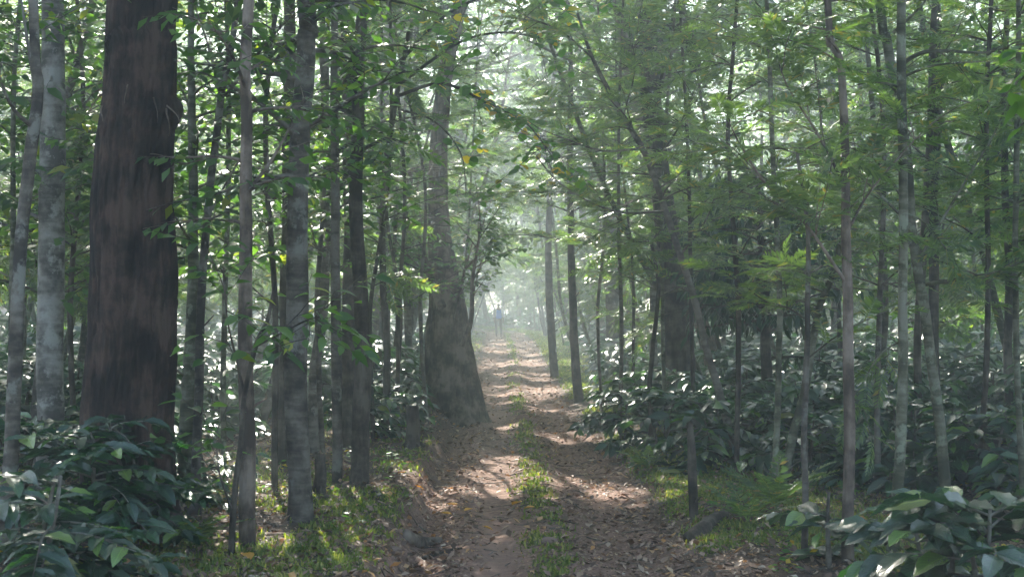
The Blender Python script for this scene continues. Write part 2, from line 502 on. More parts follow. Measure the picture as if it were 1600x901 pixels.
def dress(fo, rng, pts, r0, kind, size, spacing, start=.25, twigs=True, tl=.35):
    """put side twigs and leaves of a kind along a branch"""
    seg = np.linalg.norm(np.diff(pts, axis=0), axis=1); S = np.concatenate(([0], np.cumsum(seg))); L = S[-1]
    def at(s):
        return np.array([np.interp(s, S, pts[:, k]) for k in range(3)])
    fo.tw.append((pts, np.linspace(r0, max(.0025, r0 * .25), len(pts)), 5))
    side = 1
    if kind == 'oak':
        s = L * start
        while s < L:
            p = at(s); t = at(min(L, s + .05)) - at(max(0, s - .05)); t /= np.linalg.norm(t) + 1e-9
            h = np.cross(t, (0, 0, 1)); h /= np.linalg.norm(h) + 1e-9
            d = t * rng.uniform(.2, .9) + h * side * rng.uniform(.5, 1.2) + np.array([0, 0, rng.uniform(-.25, .45)])
            fo.leaf(p, d, np.array([0, 0, 1.0]), size * rng.uniform(.7, 1.25))
            side = -side; s += spacing * rng.uniform(.7, 1.3)
        fo.leaf(pts[-1], pts[-1] - pts[-2], np.array([0, 0, 1.0]), size)
        return
    s = L * start
    while s < L + 1e-6:
        p = at(min(s, L)); t = at(min(L, s + .05)) - at(max(0, s - .05)); t /= np.linalg.norm(t) + 1e-9
        h = np.cross(t, (0, 0, 1)); h /= np.linalg.norm(h) + 1e-9
        if twigs:
            d = t * .7 + h * side * rng.uniform(.6, 1.1) + np.array([0, 0, rng.uniform(-.2, .35)])
            q = path_grow(rng, p, d, tl * rng.uniform(.5, 1.2), 3, (0, 0, -.06))
            fo.tw.append((q, np.linspace(max(.003, r0 * .35), .002, 4), 3))
            nl = max(3, int(6 * tl / .35))
            for i in range(nl):
                a = (i + .5) / nl
                pp = q[0] + (q[-1] - q[0]) * a
                tt = q[-1] - q[0]; tt /= np.linalg.norm(tt) + 1e-9
                hh = np.cross(tt, (0, 0, 1)); hh /= np.linalg.norm(hh) + 1e-9
                sg = 1 if i % 2 else -1
                dn = -.25 if kind != 'dark' else -1.1
                fo.leaf(pp, tt * .5 + hh * sg * .9 + np.array([0, 0, dn + rng.uniform(-.2, .25)]), np.array([0, 0, 1.0]), size * rng.uniform(.6, 1.2))
        else:
            for sg in (-1, 1):
                fo.leaf(p, t * .55 + h * sg + np.array([0, 0, rng.uniform(-.28, .22)]), np.array([0, 0, 1.0]), size * rng.uniform(.75, 1.15))
        side = -side; s += spacing * rng.uniform(.75, 1.25)
    return

SHAPE = {'oak': ('oak_hi', 'oak_lo'), 'coffee': ('coffee_hi', 'coffee_lo'), 'broad': ('broad', 'canopy'), 'round': ('round', 'round'),
         'dark': ('dark', 'dark'), 'canopy': ('canopy', 'canopy'), 'pinnate': ('pinnate', 'pinnate'), 'dry': ('oak_lo', 'oak_lo')}
MATK = {'oak': 'oak', 'coffee': 'coffee', 'broad': 'broad', 'round': 'round', 'dark': 'dark', 'canopy': 'canopy', 'pinnate': 'round', 'dry': 'dry'}
PIECE = {}
def piece_mesh(kind):
    if kind not in PIECE:
        PIECE[kind] = []
        for i, (V, Q, UV) in enumerate(SH[SHAPE[kind][0]]):
            mb = MB(); mb.add(V, Q, 0, UV)
            PIECE[kind].append(mb.mesh(kind + '_leaf', [M[MATK[kind]]]))
    return PIECE[kind]

def fo_arrays(fo, rng, roll=.35):
    pos = np.array(fo.p); d = np.array(fo.d); u = np.array(fo.u); s = np.array(fo.s)
    return pos, orient(pos, d, u, s, rng, roll)
def twig_mesh(fo, name, bark, rng):
    mb = MB()
    for pts, rad, seg in fo.tw:
        v, f = tube(pts, rad, seg); mb.add(v, f, 0)
    return mb.mesh(name, [bark])
def keep_lit(pos, w2):
    """leaves that stand in the way of the sun gaps in the canopy are left out"""
    return np.ones(len(pos), bool)

def emit_foliage(fo, parent, kind, bark, rng, hi=False, separate=0, leafname='leaf', roll=.35, far=False, crownname='crown'):
    """crown part (twigs + leaves in one mesh), with up to SEPARATE of the nearest leaves as objects"""
    pos, R = fo_arrays(fo, rng, roll)
    mask = ~blocked(pos)
    pos, R = pos[mask], R[mask]
    n_ = len(pos)
    sep = np.zeros(n_, bool)
    if separate:
        size = np.linalg.norm(R[:, :, 1], axis=1) / pos[:, 1]
        order = np.argsort(-size)[:separate]
        infr = np.abs(pos[order, 0] / pos[order, 1]) < .40
        order = order[infr & (pos[order, 2] < CZ + .24 * pos[order, 1])]
        sep[order] = True
    mb = MB()
    for pts, rad, seg in fo.tw:
        v, f = tube(pts, rad, seg); mb.add(v, f, 0)
    if (~sep).any(): stamp(mb, SH[SHAPE[kind][0 if hi and kind == 'coffee' else 1]], pos[~sep], R[~sep], 1, rng)
    me = mb.mesh(crownname, [bark, M[MATK[kind]] if kind != 'coffee' or hi else M['coffee_far']])
    c_ = link(crownname, me, parent, 'stuff')
    if sep.any():
        pm = piece_mesh(kind)
        base = parent.location
        for i in np.nonzero(sep)[0]:
            o_ = bpy.data.objects.new(leafname, pm[int(rng.integers(len(pm)))])
            COL.objects.link(o_); o_.parent = parent
            A = R[i]; t_ = pos[i]
            o_.matrix_local = Matrix(((A[0, 0], A[0, 1], A[0, 2], t_[0] - base[0]), (A[1, 0], A[1, 1], A[1, 2], t_[1] - base[1]),
                                      (A[2, 0], A[2, 1], A[2, 2], t_[2] - base[2]), (0, 0, 0, 1)))
    c_.location = (-parent.location[0], -parent.location[1], -parent.location[2])
    return c_

# gaps in the canopy: the sun reaches these spots (x, y, z, radius)
GAPS = [(.03, 14.4, 0, .55), (.0, 13.2, 0, .45), (.1, 15.7, 0, .36), (1.05, 12.9, 0, .4), (1.5, 12.6, 0, .4), (.95, 13.9, 0, .32), (-.85, 12.9, .2, .3), (-.75, 13.4, .1, .26), (-.4, 12.4, 0, .22), (.5, 15.2, 0, .3), (1.5, 14.5, 0, .25), (.4, 12.2, 0, .2), (.1, 10.4, 0, .2), (2.4, 10.5, 0, .2), (-1.7, 11.5, .2, .22), (0.5, 18.5, 0, .22),
        (-1.3, 13.6, .2, .18), (.3, 9.4, 0, .16), (-1.4, 9.2, .2, .12),
        (.25, 27.5, 0, .5), (.7, 29, 0, .45), (-.1, 31, 0, .35), (.4, 35, 0, .6), (1.3, 36, 0, .5), (.2, 41, 0, .5), (.9, 45, 0, .5), (.3, 52, 0, .7), (.3, 60, 0, .8), (.2, 68, 0, .8), (0, 76, 0, .9), (-.5, 85, 0, 1.0),
        (2.0, 28, 3.4, .9), (1.6, 31, 4.2, .9), (2.6, 26, 2.6, .7), (-.7, 24, 3.0, .3), (-2.9, 27, 2.4, .5), (-1.9, 33, 3, .5), (1.9, 17.5, .9, .4), (2.3, 15.2, .8, .3),
        (-.3, 16, 2, .35), (.6, 13, 2.6, .3), (0, 17.5, 4, .4), (-1.6, 18.5, 3.6, .4), (1.5, 16, 3.6, .35), (1.5, 21.5, 2.84, .8), (2.2, 20, 3.6, .6), (.9, 24, 4.2, .8), (1.0, 40, 5, 1.1), (0, 34, 3.5, .9), (0, 48, 4.5, 1.2), (.4, 60, 5, 1.4), (.2, 75, 6, 1.5), (-1.2, 44, 6, .9), (1.5, 52, 6, 1.0), (-1.5, 60, 3, .9), (1.8, 66, 3, .9), (3.2, 34, 5, .8), (-3.5, 40, 4, .7), (4.5, 42, 6, .9), (3.0, 22, 3.5, .5), (5.2, 25, 3.5, .5), (-4.5, 22, 3.4, .5), (7, 20, 3, .4), (-2.0, 19, 3.2, .35), (.1, 26, 1.8, .4), (.4, 22, 2.6, .35), (-.2, 19, 1.4, .25), (0, 30, 6.0, .8), (-.5, 38, 8.0, 1.0)]
SKY_GAPS = [((3.2, 14, 4.6), 1.5), ((5.4, 14.5, 4.8), 1.6), ((7.4, 15, 5), 1.5), ((2.6, 17.5, 5.4), 1.3), ((6, 18.5, 5.8), 1.5), ((3.2, 7.4, 3.6), 1.3), ((-3.0, 8.6, 3.8), 1.2), ((-2.6, 16.8, 5.2), 1.1),
            ((4.5, 11, 4.3), 1.2), ((-1.9, 11.5, 4.4), .9), ((3.8, 22, 6.4), 1.5), ((0.3, 24, 7), 1.0)]
GAPS += [(.3 + .4 * math.sin(y_ * 1.7), float(y_), 5.0, .75 + .004 * y_) for y_ in range(25, 96, 5)]
GP = np.array([g[:3] for g in GAPS]); GR = np.array([g[3] for g in GAPS])
TS = np.array(to_sun)
def blocked(pos):
    """True where a leaf would close one of the gaps"""
    out = np.zeros(len(pos), bool)
    for g, r in zip(GP, GR):
        q = pos - g
        t = q @ TS
        dd = np.linalg.norm(q - t[:, None] * TS, axis=1)
        out |= (t > .6) & (dd < r)
    for g, r in SKY_GAPS:      # openings overhead that let skylight down on the coffee
        t = pos[:, 2] - g[2]
        ax = np.stack([g[0] + .1 * t, g[1] - .25 * t], -1)
        out |= (t > 0) & (np.linalg.norm(pos[:, :2] - ax, axis=1) < r * (.55 + .45 * vnoise(pos[:, 0] * 1.3, pos[:, 1] * 1.3 + pos[:, 2], 77)))
    return out

rng = np.random.default_rng(7)
random.seed(7)

# ------------------------------------------------------------------ ground and track
def grid_lines(spec):
    out = [spec[0][0]]
    for (a, b, st) in spec:
        n_ = max(1, int(round((b - a) / st)))
        out += list(a + (b - a) * (np.arange(n_) + 1) / n_)
    return np.array(out)
gx = grid_lines([(-120, -30, 6), (-30, -8, 1.2), (-8, -3, .25), (-3, -2, .1), (-2, 2.2, .035), (2.2, 3.5, .1), (3.5, 8, .25), (8, 30, 1.2), (30, 120, 6)])
gy = grid_lines([(-30, 4, 2), (4, 7.5, .3), (7.5, 18, .05), (18, 30, .1), (30, 60, .25), (60, 110, .8), (110, 260, 6)])
X, Y = np.meshgrid(gx, gy)
Z = H(X, Y)
U = X - strip_x(Y); LE, RE = track_edges(Y)
def grass_mask(x, y):
    u = x - strip_x(y); l_, r_ = track_edges(y)
    nz = fbm(x * 1.1 + 7, y * .8, 51, 4); nf = fbm(x * 6, y * 5, 55, 3)
    strip = np.exp(-((u + .02 + .25 * (fbm(x * 0, y * .8, 63, 3) - .5)) / .13) ** 2) * sst(.34, .56, fbm(x * .6, y * .55 + 4.3, 61, 3) + .16 * sst(30, 50, y)) * sst(.36, .56, nf) * .85
    left = sst(-.02, -.25, u - l_) * sst(-3.3, -1.9, u) * sst(.36, .60, nz) * sst(.36, .58, nf) * .75
    right = sst(.02, .3, u - r_) * sst(3.0, 1.7, u) * sst(.45, .58, nz + .34 * np.exp(-((y - 13.4) / 3.0) ** 2) + .2 * sst(24, 34, y))
    return np.clip(strip + left + right, 0, 1) * sst(130, 110, y)
inside = sst(-.08, .08, U - LE) * sst(.15, -.1, U - RE)
GMk = grass_mask(X, Y)
worn_m = np.exp(-((U + .42) / .2) ** 2) * .9 * sst(.3, .6, fbm(X * .8, Y * .5, 71, 3) + .12) + np.exp(-((U - .48) / .14) ** 2) * .3
bankface = np.exp(-((U - LE + .05) / .1) ** 2) * sst(24, 12, Y)
zone = np.stack([np.clip(np.maximum(inside, bankface), 0, 1), GMk, np.clip(worn_m * inside + bankface * .2, 0, 1), np.ones_like(X)], -1)
V3 = np.stack([X, Y, Z], -1)
nyv, nxv = X.shape
cu = (U[:-1, :-1] + U[1:, 1:]) / 2; cyy = (Y[:-1, :-1] + Y[1:, 1:]) / 2
le, re = track_edges(cyy)
trk = (cu > le) & (cu < re) & (cyy > 4) & (cyy < 150)
ii, jj = np.meshgrid(np.arange(nyv - 1), np.arange(nxv - 1), indexing='ij')
Qall = np.stack([ii * nxv + jj, ii * nxv + jj + 1, (ii + 1) * nxv + jj + 1, (ii + 1) * nxv + jj], -1)
for nm, mk, lb, ct in (('ground', ~trk, 'forest floor of dark leaf litter and patchy grass beside the track', 'ground'),
                       ('dirt_track', trk, 'rutted reddish dirt track with a grassy middle running straight into the forest', 'track')):
    q = Qall[mk]
    used, inv = np.unique(q, return_inverse=True)
    mb = MB(); mb.add(V3.reshape(-1, 3)[used], inv.reshape(-1, 4), 0)
    me = mb.mesh(nm, [M['soil']])
    ca = me.color_attributes.new('zone', 'FLOAT_COLOR', 'POINT')
    ca.data.foreach_set('color', zone.reshape(-1, 4)[used].ravel())
    o_ = link(nm, me); o_['kind'] = 'structure'; o_['label'] = lb; o_['category'] = ct

# grass blades: uncountable, one object
def scatter(n_, x0, x1, y0, y1, power=1.6):
    t = rng.random(n_)
    y = (y0 ** (1 - power) + t * (y1 ** (1 - power) - y0 ** (1 - power))) ** (1 / (1 - power)) if power != 1 else y0 * (y1 / y0) ** t
    return x0 + (x1 - x0) * rng.random(n_), y
def ground_nrm(x, y):
    e = .04
    dx = (H(x + e, y) - H(x - e, y)) / (2 * e); dy = (H(x, y + e) - H(x, y - e)) / (2 * e)
    nn = np.stack([-dx, -dy, np.ones_like(dx)], -1)
    return nn / np.linalg.norm(nn, axis=1, keepdims=True)
gxs, gys = scatter(420000, -3.6, 3.6, 7.2, 120, 1.9)
k = rng.random(len(gxs)) < grass_mask(gxs, gys) ** 1.2
gxs, gys = gxs[k], gys[k]
nb = len(gxs)
az = rng.random(nb) * 2 * math.pi
hh = (.014 + .045 * rng.random(nb) ** 2.5) * (1 + gys / 60); ww = (.0028 + .003 * rng.random(nb)) * (1 + gys / 14)
lean = .2 + .9 * rng.random(nb)
z0 = H(gxs, gys) - .004
ca_, sa_ = np.cos(az), np.sin(az)
b0 = np.stack([gxs, gys, z0], -1)
sd = np.stack([-sa_, ca_, 0 * az], -1) * ww[:, None]
md = b0 + np.stack([ca_ * hh * lean * .35, sa_ * hh * lean * .35, hh * .62], -1)
tp = b0 + np.stack([ca_ * hh * lean, sa_ * hh * lean, hh * (1 - .25 * lean)], -1)
Vg = np.stack([b0 - sd, b0 + sd, md + sd * .7, md - sd * .7, tp], 1).reshape(-1, 3)
bs = np.arange(nb)[:, None] * 5
mb = MB(); mb.add(Vg, [bs + np.array([[0, 1, 2, 3]]), bs + np.array([[3, 2, 4]])], 0)
gob = link('grass', mb.mesh('grass', [M['grass']]), kind='stuff', label='short green grass on the verges and along the middle of the track')
gob['category'] = 'grass'
print('grass', nb, time.time() - T0)

# leaf litter: uncountable, one object
lx, ly = scatter(105000, -4.6, 5.2, 7.2, 110, 2.15)
u_ = lx - strip_x(ly); l_, r_ = track_edges(ly)
dens = .6 + .6 * np.exp(-((u_ - l_ - .2) / .28) ** 2) + .6 * np.exp(-((u_ - .62) / .3) ** 2) * sst(.3, .6, fbm(lx, ly, 81, 3) + .1)
dens *= 1 - .85 * np.exp(-((u_ + .40) / .24) ** 2) * sst(20, 12, ly)
dens *= .55 + .9 * fbm(lx * 1.5, ly * 1.5, 83, 3)
k = rng.random(len(lx)) < np.clip(dens, 0, 1)
lx, ly = lx[k], ly[k]; nl = len(lx)
az = rng.random(nl) * 2 * math.pi
nn = ground_nrm(lx, ly)
sz = (.012 + .05 * rng.random(nl) ** 2.8) * (1 + ly / 50)
lp = np.stack([lx, ly, H(lx, ly) + .006 + .012 * rng.random(nl)], -1)
R_ = orient(lp, np.stack([np.cos(az), np.sin(az), rng.normal(0, .14, nl)], -1), nn, sz, rng, .22)
mb = MB(); stamp(mb, SH['litter'], lp, R_, 0, rng)
lo_ = link('fallen_leaves', mb.mesh('fallen_leaves', [M['litter']]), kind='stuff', label='brown and grey fallen leaves strewn over the track and forest floor')
lo_['category'] = 'leaf litter'
# dead twigs: uncountable, one object
tx, ty = scatter(2600, -5, 6, 7.2, 60, 1.8)
mb = MB()
for x_, y_ in zip(tx, ty):
    a = rng.random() * 6.28; L_ = rng.uniform(.05, .35)
    xs = x_ + np.cos(a) * L_ * np.array([0, .5, 1]) ; ys = y_ + np.sin(a) * L_ * np.array([0, .5, 1]) + np.array([0, rng.normal(0, .02), 0])
    g = np.stack([xs, ys, H(xs, ys) + .008 + rng.uniform(0, .015, 3)], -1)
    r_ = rng.uniform(.0015, .005) * (1 + y_ / 40)
    v, f = tube(g, [r_, r_ * .8, r_ * .5], 3, cap=False); mb.add(v, f, 0)
to_ = link('dead_twigs', mb.mesh('dead_twigs', [M['bark_grey']]), kind='stuff', label='thin dead twigs lying among the fallen leaves')
to_['category'] = 'twigs'
# low weeds
wx, wy = scatter(5200, -8, 9, 7.5, 60, 1.7)
u_ = wx - strip_x(wy)
k = (np.abs(u_) > 1.25) & (rng.random(len(wx)) < sst(.42, .6, fbm(wx * .8, wy * .8, 91, 3)))
wx, wy = wx[k], wy[k]; nw = len(wx)
rep = 7
wp = np.repeat(np.stack([wx, wy, H(wx, wy) + .01], -1), rep, 0)
hgt = np.repeat(rng.uniform(.02, .16, nw), rep) * np.tile(np.linspace(.3, 1, rep), nw)
wp[:, 2] += hgt; wp[:, :2] += rng.normal(0, .012, (len(wp), 2))
az = rng.random(len(wp)) * 2 * math.pi
R_ = orient(wp, np.stack([np.cos(az), np.sin(az), rng.uniform(-.1, .5, len(wp))], -1), np.tile([0, 0, 1.0], (len(wp), 1)), rng.uniform(.03, .075, len(wp)), rng, .3)
mb = MB(); stamp(mb, SH['canopy'], wp, R_, 0, rng)
wo = link('weeds', mb.mesh('weeds', [M['round']]), kind='stuff', label='small green seedlings and weeds scattered over the forest floor')
wo['category'] = 'weeds'
print('litter', nl, nw, time.time() - T0)

# single bright fallen leaves, stones and the root in the gully
FALL = [(808, 790, .13, 'yellow', 'broad orange-yellow fallen leaf lying flat in the middle of the track'),
        (827, 797, .10, 'yellow', 'smaller orange fallen leaf at the edge of the middle grass strip'),
        (708, 792, .12, 'yellow', 'yellow fallen leaf in the left gully where the sun falls'),
        (697, 806, .11, 'yellow', 'ochre fallen leaf below the yellow one in the left gully'),
        (762, 829, .09, 'yellow', 'lone orange fallen leaf on the bare red wheel rut'),
        (880, 815, .13, 'litter', 'pale tan curled leaf on the grass strip near the right rut'),
        (1107, 858, .07, 'litter', 'whitish fallen leaf on the grass right of the track'),
        (732, 800, .10, 'yellow', 'yellow-brown fallen leaf between the left gully and the rut'),
        (655, 764, .09, 'yellow', 'orange leaf on the sunlit lip of the left bank'),
        (388, 874, .13, 'yellow', 'yellow leaf on the grass behind the thin forked sapling'),
        (628, 742, .10, 'yellow', 'orange-brown leaf in the grass above the left bank')]
lb = leaf_shape(3, 4, .6, .3, -.12)
for px, py, s_, kd, lab in FALL:
    d = depth_of(px, py); x = (px - VX) / F * d
    mb = MB(); mb.add(lb[0] * s_ - np.array([0, s_ * .5, 0]), lb[1], 0, lb[2])
    o_ = thing('fallen_leaf', lab, 'leaf', (x, d, Hf(x, d) + .02), rng.random() * 6, 'bright fallen leaves on the track', mb.mesh('fallen_leaf', [M['yellowleaf' if kd == 'yellow' else 'litter']]))
    o_.rotation_euler[0] = rng.uniform(-.2, .35)

def rock(name, label, cat, px, py, size, sq=(1, .8, .55), mat='stone', seed=1):
    import bmesh
    bm = bmesh.new(); bmesh.ops.create_icosphere(bm, subdivisions=3, radius=1)
    me = bpy.data.meshes.new(name)
    for v in bm.verts:
        f_ = 1 + .5 * (float(fbm(np.array([v.co.x * 1.4 + seed]), np.array([v.co.y * 1.4 + v.co.z * 1.7]), seed, 3)[0]) - .5)
        v.co = Vector((v.co.x * sq[0], v.co.y * sq[1], v.co.z * sq[2])) * f_ * size
    bm.to_mesh(me); bm.free(); me.materials.append(M[mat])
    d = depth_of(px, py); x = (px - VX) / F * d
    return thing(name, label, cat, (x, d, Hf(x, d) + size * .1), seed, None, me)
rock('stone', 'flat brown stone on the left edge of the middle grass strip', 'stone', 858, 846, .06, seed=3)
rock('stone', 'rounded reddish stone sunk in the left bank by the gully root', 'stone', 615, 862, .07, seed=5)
def root_piece(name, label, cat, pts, r0, r1, bark, seed):
    """a root or fallen limb lying on the ground, pts as photo pixels"""
    rg = np.random.default_rng(seed)
    P = []
    for px, py in pts:
        d = depth_of(px, py); x = (px - VX) / F * d; P.append((x, d, Hf(x, d) + r0 * .35))
    P = catmull(P, 5)
    rad_ = np.concatenate(([r0 * .05], np.interp(np.linspace(0, 1, len(P)), [0, .3, 1], [r0 * .8, r0, r1])))
    P = np.vstack([P[0] - (P[1] - P[0]) / np.linalg.norm(P[1] - P[0]) * r0 * .3, P])
    v, f = tube(P, rad_, 10, .22, rg, 6)
    mb = MB(); mb.add(v - P[0], f, 0)
    return thing(name, label, cat, tuple(P[0]), 0, None, mb.mesh(name, [M[bark]]))
root_piece('root', 'thick exposed root at the foot of the left bank in the gully', 'root', [(632, 838), (655, 852), (676, 850), (690, 846)], .055, .025, 'bark_warm', 4)
root_piece('fallen_branch', 'thin crooked dead branch lying in the left gully below the root', 'branch', [(662, 872), (690, 862), (722, 856)], .018, .008, 'bark_dark', 5)
root_piece('fallen_log', 'short dark rotting log on the grass right of the track', 'log', [(1076, 846), (1098, 832), (1112, 818), (1132, 808)], .065, .04, 'bark_dark', 6)

# ------------------------------------------------------------------ trees
def make_trunk(P, R, bark, parent, seg=12, bump=.08, freq=2.5, sub=6, name='trunk', flute=None, label=None, seed=0):
    rg = np.random.default_rng(seed + 5)
    P = np.asarray(P, float)
    if flute is None: flute = lambda th, s: 1 + np.exp(-s * 32) * (.25 + .55 * np.maximum(0, np.cos(th * 3 + seed)) ** 2) + .04 * np.sin(th * 2 + s * 9 + seed)
    Q = catmull(P, sub)
    rr = np.interp(np.arange(len(Q)) / sub, np.arange(len(P)), R)
    zz = Q[:, 2] * .9
    amp = min(.03, .25 * np.mean(R) + .012)
    for ax_ in (0, 1):
        Q[:, ax_] += amp * (fbm(zz * 1.3, zz * 0 + seed * 7.3 + ax_ * 3.1, 601 + ax_, 3) - .5) * 2
    v, f = tube(Q, rr, seg, bump, rg, freq, flute)
    mb = MB(); mb.add(v - np.array(parent.location), f, 0)
    for q in range(int(rg.integers(3, 7))):          # broken stubs and swellings where limbs came off
        i0 = int(rg.integers(2, max(3, len(Q) - 2)))
        if Q[i0][2] > 4 or rr[i0] > .15: continue
        a = rg.random() * 6.28
        g = path_grow(rg, Q[i0], (math.cos(a), math.sin(a), .5), rr[i0] + rg.uniform(.02, .14), 3, (0, 0, .1), .15)
        v, f = tube(g, [rr[i0] * .4, rr[i0] * .22, rr[i0] * .16, rr[i0] * .1], 6, .2, rg); mb.add(v - np.array(parent.location), f, 0)
    return link(name, mb.mesh(name, [M[bark]]), parent, label=label)

TRUNKS = []          # (x, y, r) of what stands already
def base_z(x, y): return Hf(x, y) - .12
def px_tree(name, label, cat, trunk, base_py=None, d=None, bark='bark_grey', top=None, branches=(), auto=None, kind='oak', size=.3, spacing=.09,
            canopy=None, separate=0, seed=0, seg=12, bump=.07, group=None, flare=1.35, freq=2.5, flute=None, extras=(), blabel=None, sub=6):
    """trunk: [(px, py, width_px)] from the ground up"""
    rg = np.random.default_rng(seed)
    if d is None: d = depth_of(trunk[0][0], base_py or trunk[0][1])
    P = [np.array(world(a, b, d)) for a, b, w in trunk]
    R = [w / F * d * .5 for a, b, w in trunk]
    x0 = P[0][0]; gz = base_z(x0, d)
    if P[0][2] > gz: P.insert(0, np.array([x0 + (P[0][0] - P[1][0]) * .15, d, gz])); R.insert(0, R[0] * flare)
    if top:
        dv = (P[-1] - P[-2]) / np.linalg.norm(P[-1] - P[-2])
        k_ = max(2, int((top - P[-1][2]) / 2.5)); z0_ = P[-1][2]; r0_ = R[-1]
        for i in range(k_):
            dv = dv * .6 + np.array([rg.normal(0, .05), rg.normal(0, .05), .4]); dv /= np.linalg.norm(dv)
            P.append(P[-1] + dv * (top - z0_) / k_); R.append(r0_ * (1 - .65 * (i + 1) / k_))
    root = thing(name, label, cat, (x0, d, Hf(x0, d)), 0, group)
    make_trunk(P, R, bark, root, seg, bump, freq, flute=flute, seed=seed, sub=sub)
    TRUNKS.append((x0, d, R[0]))
    fo = Foliage()
    TQ = catmull(P, 6)
    RQ = np.interp(np.arange(len(TQ)) / 6, np.arange(len(P)), R)
    for bi, br in enumerate(branches):
        pts, w0 = br[0], br[1]
        opt = br[2] if len(br) > 2 else {}
        B = catmull([np.array(world(a, b, c_)) for a, b, c_ in pts], 4)
        w = w0 / F * B[0][1] * .5
        rad = np.linspace(w, max(.003, w * .3), len(B))
        if not opt.get('thin'):
            v, f = tube(B, rad, 8, .06, rg, 4)
            mb = MB(); mb.add(v - np.array(root.location), f, 0)
            link('branch', mb.mesh('branch', [M[bark]]), root)
        nsub = opt.get('sub', 6)
        for q in range(nsub):
            i0 = int(len(B) * rg.uniform(.2, .98)); i0 = min(i0, len(B) - 2)
            t = B[i0 + 1] - B[i0]; t /= np.linalg.norm(t)
            dd = t + rg.normal(0, .6, 3); dd[2] += .1
            g = path_grow(rg, B[i0], dd, opt.get('len', .7) * rg.uniform(.5, 1.2), 5, (0, 0, -.03))
            dress(fo, rg, g, max(.004, w * .25), kind, size, spacing, .15)
        if nsub: dress(fo, rg, B, .004, kind, size, spacing * 1.3, .45)
    if auto:
        na, zl, zh, bl = auto[:4]
        na = int(na * 1.5)
        rise = auto[4] if len(auto) > 4 else .45
        for q in range(na):
            z = rg.uniform(zl, zh)
            i0 = int(np.argmin(np.abs(TQ[:, 2] - z)))
            a = rg.random() * 2 * math.pi
            dd = np.array([math.cos(a), math.sin(a), rise + rg.normal(0, .15)])
            L = bl * rg.uniform(.6, 1.15) * (1 - .35 * (z - zl) / max(.1, zh - zl))
            g = path_grow(rg, TQ[i0], dd, L, 6, (0, 0, -.06))
            dress(fo, rg, g, max(.005, RQ[i0] * .35), kind, size, spacing, .2, tl=min(.4, L * .4))
    if fo.p:
        emit_foliage(fo, root, kind, M[bark], rg, hi=d < 14, separate=separate, leafname='frond' if kind == 'oak' else 'leaf')
    if canopy is not None:
        c_ = link('crown', CANOPY[canopy], root, 'stuff')
        c_.location = tuple(P[-1] - np.array(root.location) - np.array([0, 0, 2.5])); c_.rotation_euler[2] = rg.random() * 6
        carve(c_, root)
    return root

# canopy crowns shared by the tall trees
def build_canopy(seed, rad, height, nb_, kind='canopy', size=.16):
    rg = np.random.default_rng(seed)
    fo = Foliage()
    for i in range(nb_):
        z = rg.uniform(-.5, height * .8)
        a = i * 2.4 + rg.normal(0, .3)
        L = rad * rg.uniform(.6, 1.1) * (1 - .4 * max(0, z) / height)
        g = path_grow(rg, (0, 0, z), (math.cos(a), math.sin(a), rg.uniform(.15, .9)), L, 7, (0, 0, -.01), .15)
        fo.tw.append((g, np.linspace(.06, .015, len(g)), 5))
        for q in range(9):
            i0 = 1 + int(rg.integers(len(g) - 2))
            t = g[i0 + 1] - g[i0]; t /= np.linalg.norm(t)
            h = path_grow(rg, g[i0], t * .5 + rg.normal(0, .7, 3), L * .35, 4, (0, 0, -.05))
            dress(fo, rg, h, .012, kind, size, .14 if kind != 'oak' else .085, .1, tl=.45)
    pos, R = fo_arrays(fo, rg, .5)
    return fo, pos, R
CANOPY, CAN_DATA = [], {}
for i in range(4):
    kd = 'oak' if i == 3 else 'canopy'
    fo, pos, R = build_canopy(100 + i, 3.0, 5.5, 15, kd, .2 if kd == 'canopy' else .38)
    mb = MB()
    for pts, rad_, seg_ in fo.tw:
        if rad_[0] > .008: v, f = tube(pts, rad_, seg_); mb.add(v, f, 0)
    stamp(mb, SH[SHAPE[kd][1]], pos, R, 1, rng)
    me = mb.mesh('canopy_crown', [M['bark_grey'], M[MATK[kd]]])
    CANOPY.append(me); CAN_DATA[me.name] = (fo, pos, R, kd)
    print('canopy', i, len(pos), len(me.polygons))
print('canopies', time.time() - T0)
N_CARVED = [0]
def carve(c_, root):
    """give a crown its own mesh where its leaves would close a gap"""
    fo, pos, R, kd = CAN_DATA[c_.data.name]
    Mw = Matrix.LocRotScale(root.location, root.rotation_euler, root.scale) @ Matrix.LocRotScale(c_.location, c_.rotation_euler, c_.scale)
    A = np.array(Mw)
    W = pos @ A[:3, :3].T + A[:3, 3]
    bk = blocked(W)
    # keep the view along the track open
    bk |= (np.abs(W[:, 0] - .25) < 1.15 + .006 * W[:, 1]) & (W[:, 2] < 2.5 + W[:, 1] * .010) & (W[:, 1] < 84)
    if bk.mean() < (.0004 if root.location[1] < 30 else .0025 if root.location[1] < 50 else .005): return
    N_CARVED[0] += 1
    mb = MB()
    for pts, rad_, seg_ in fo.tw:
        if rad_[0] > .03: v, f = tube(pts, rad_, seg_); mb.add(v, f, 0)
    ok = ~bk; grow_ = 1.0
    if root.location[1] > 36: ok &= (np.arange(len(ok)) % 2 == 0); grow_ = 1.38          # far: fewer, larger leaves
    stamp(mb, SH[SHAPE[kd][1]], pos[ok], R[ok] * grow_, 1, rng)
    c_.data = mb.mesh('carved_crown', list(c_.data.materials))

exec_named = True
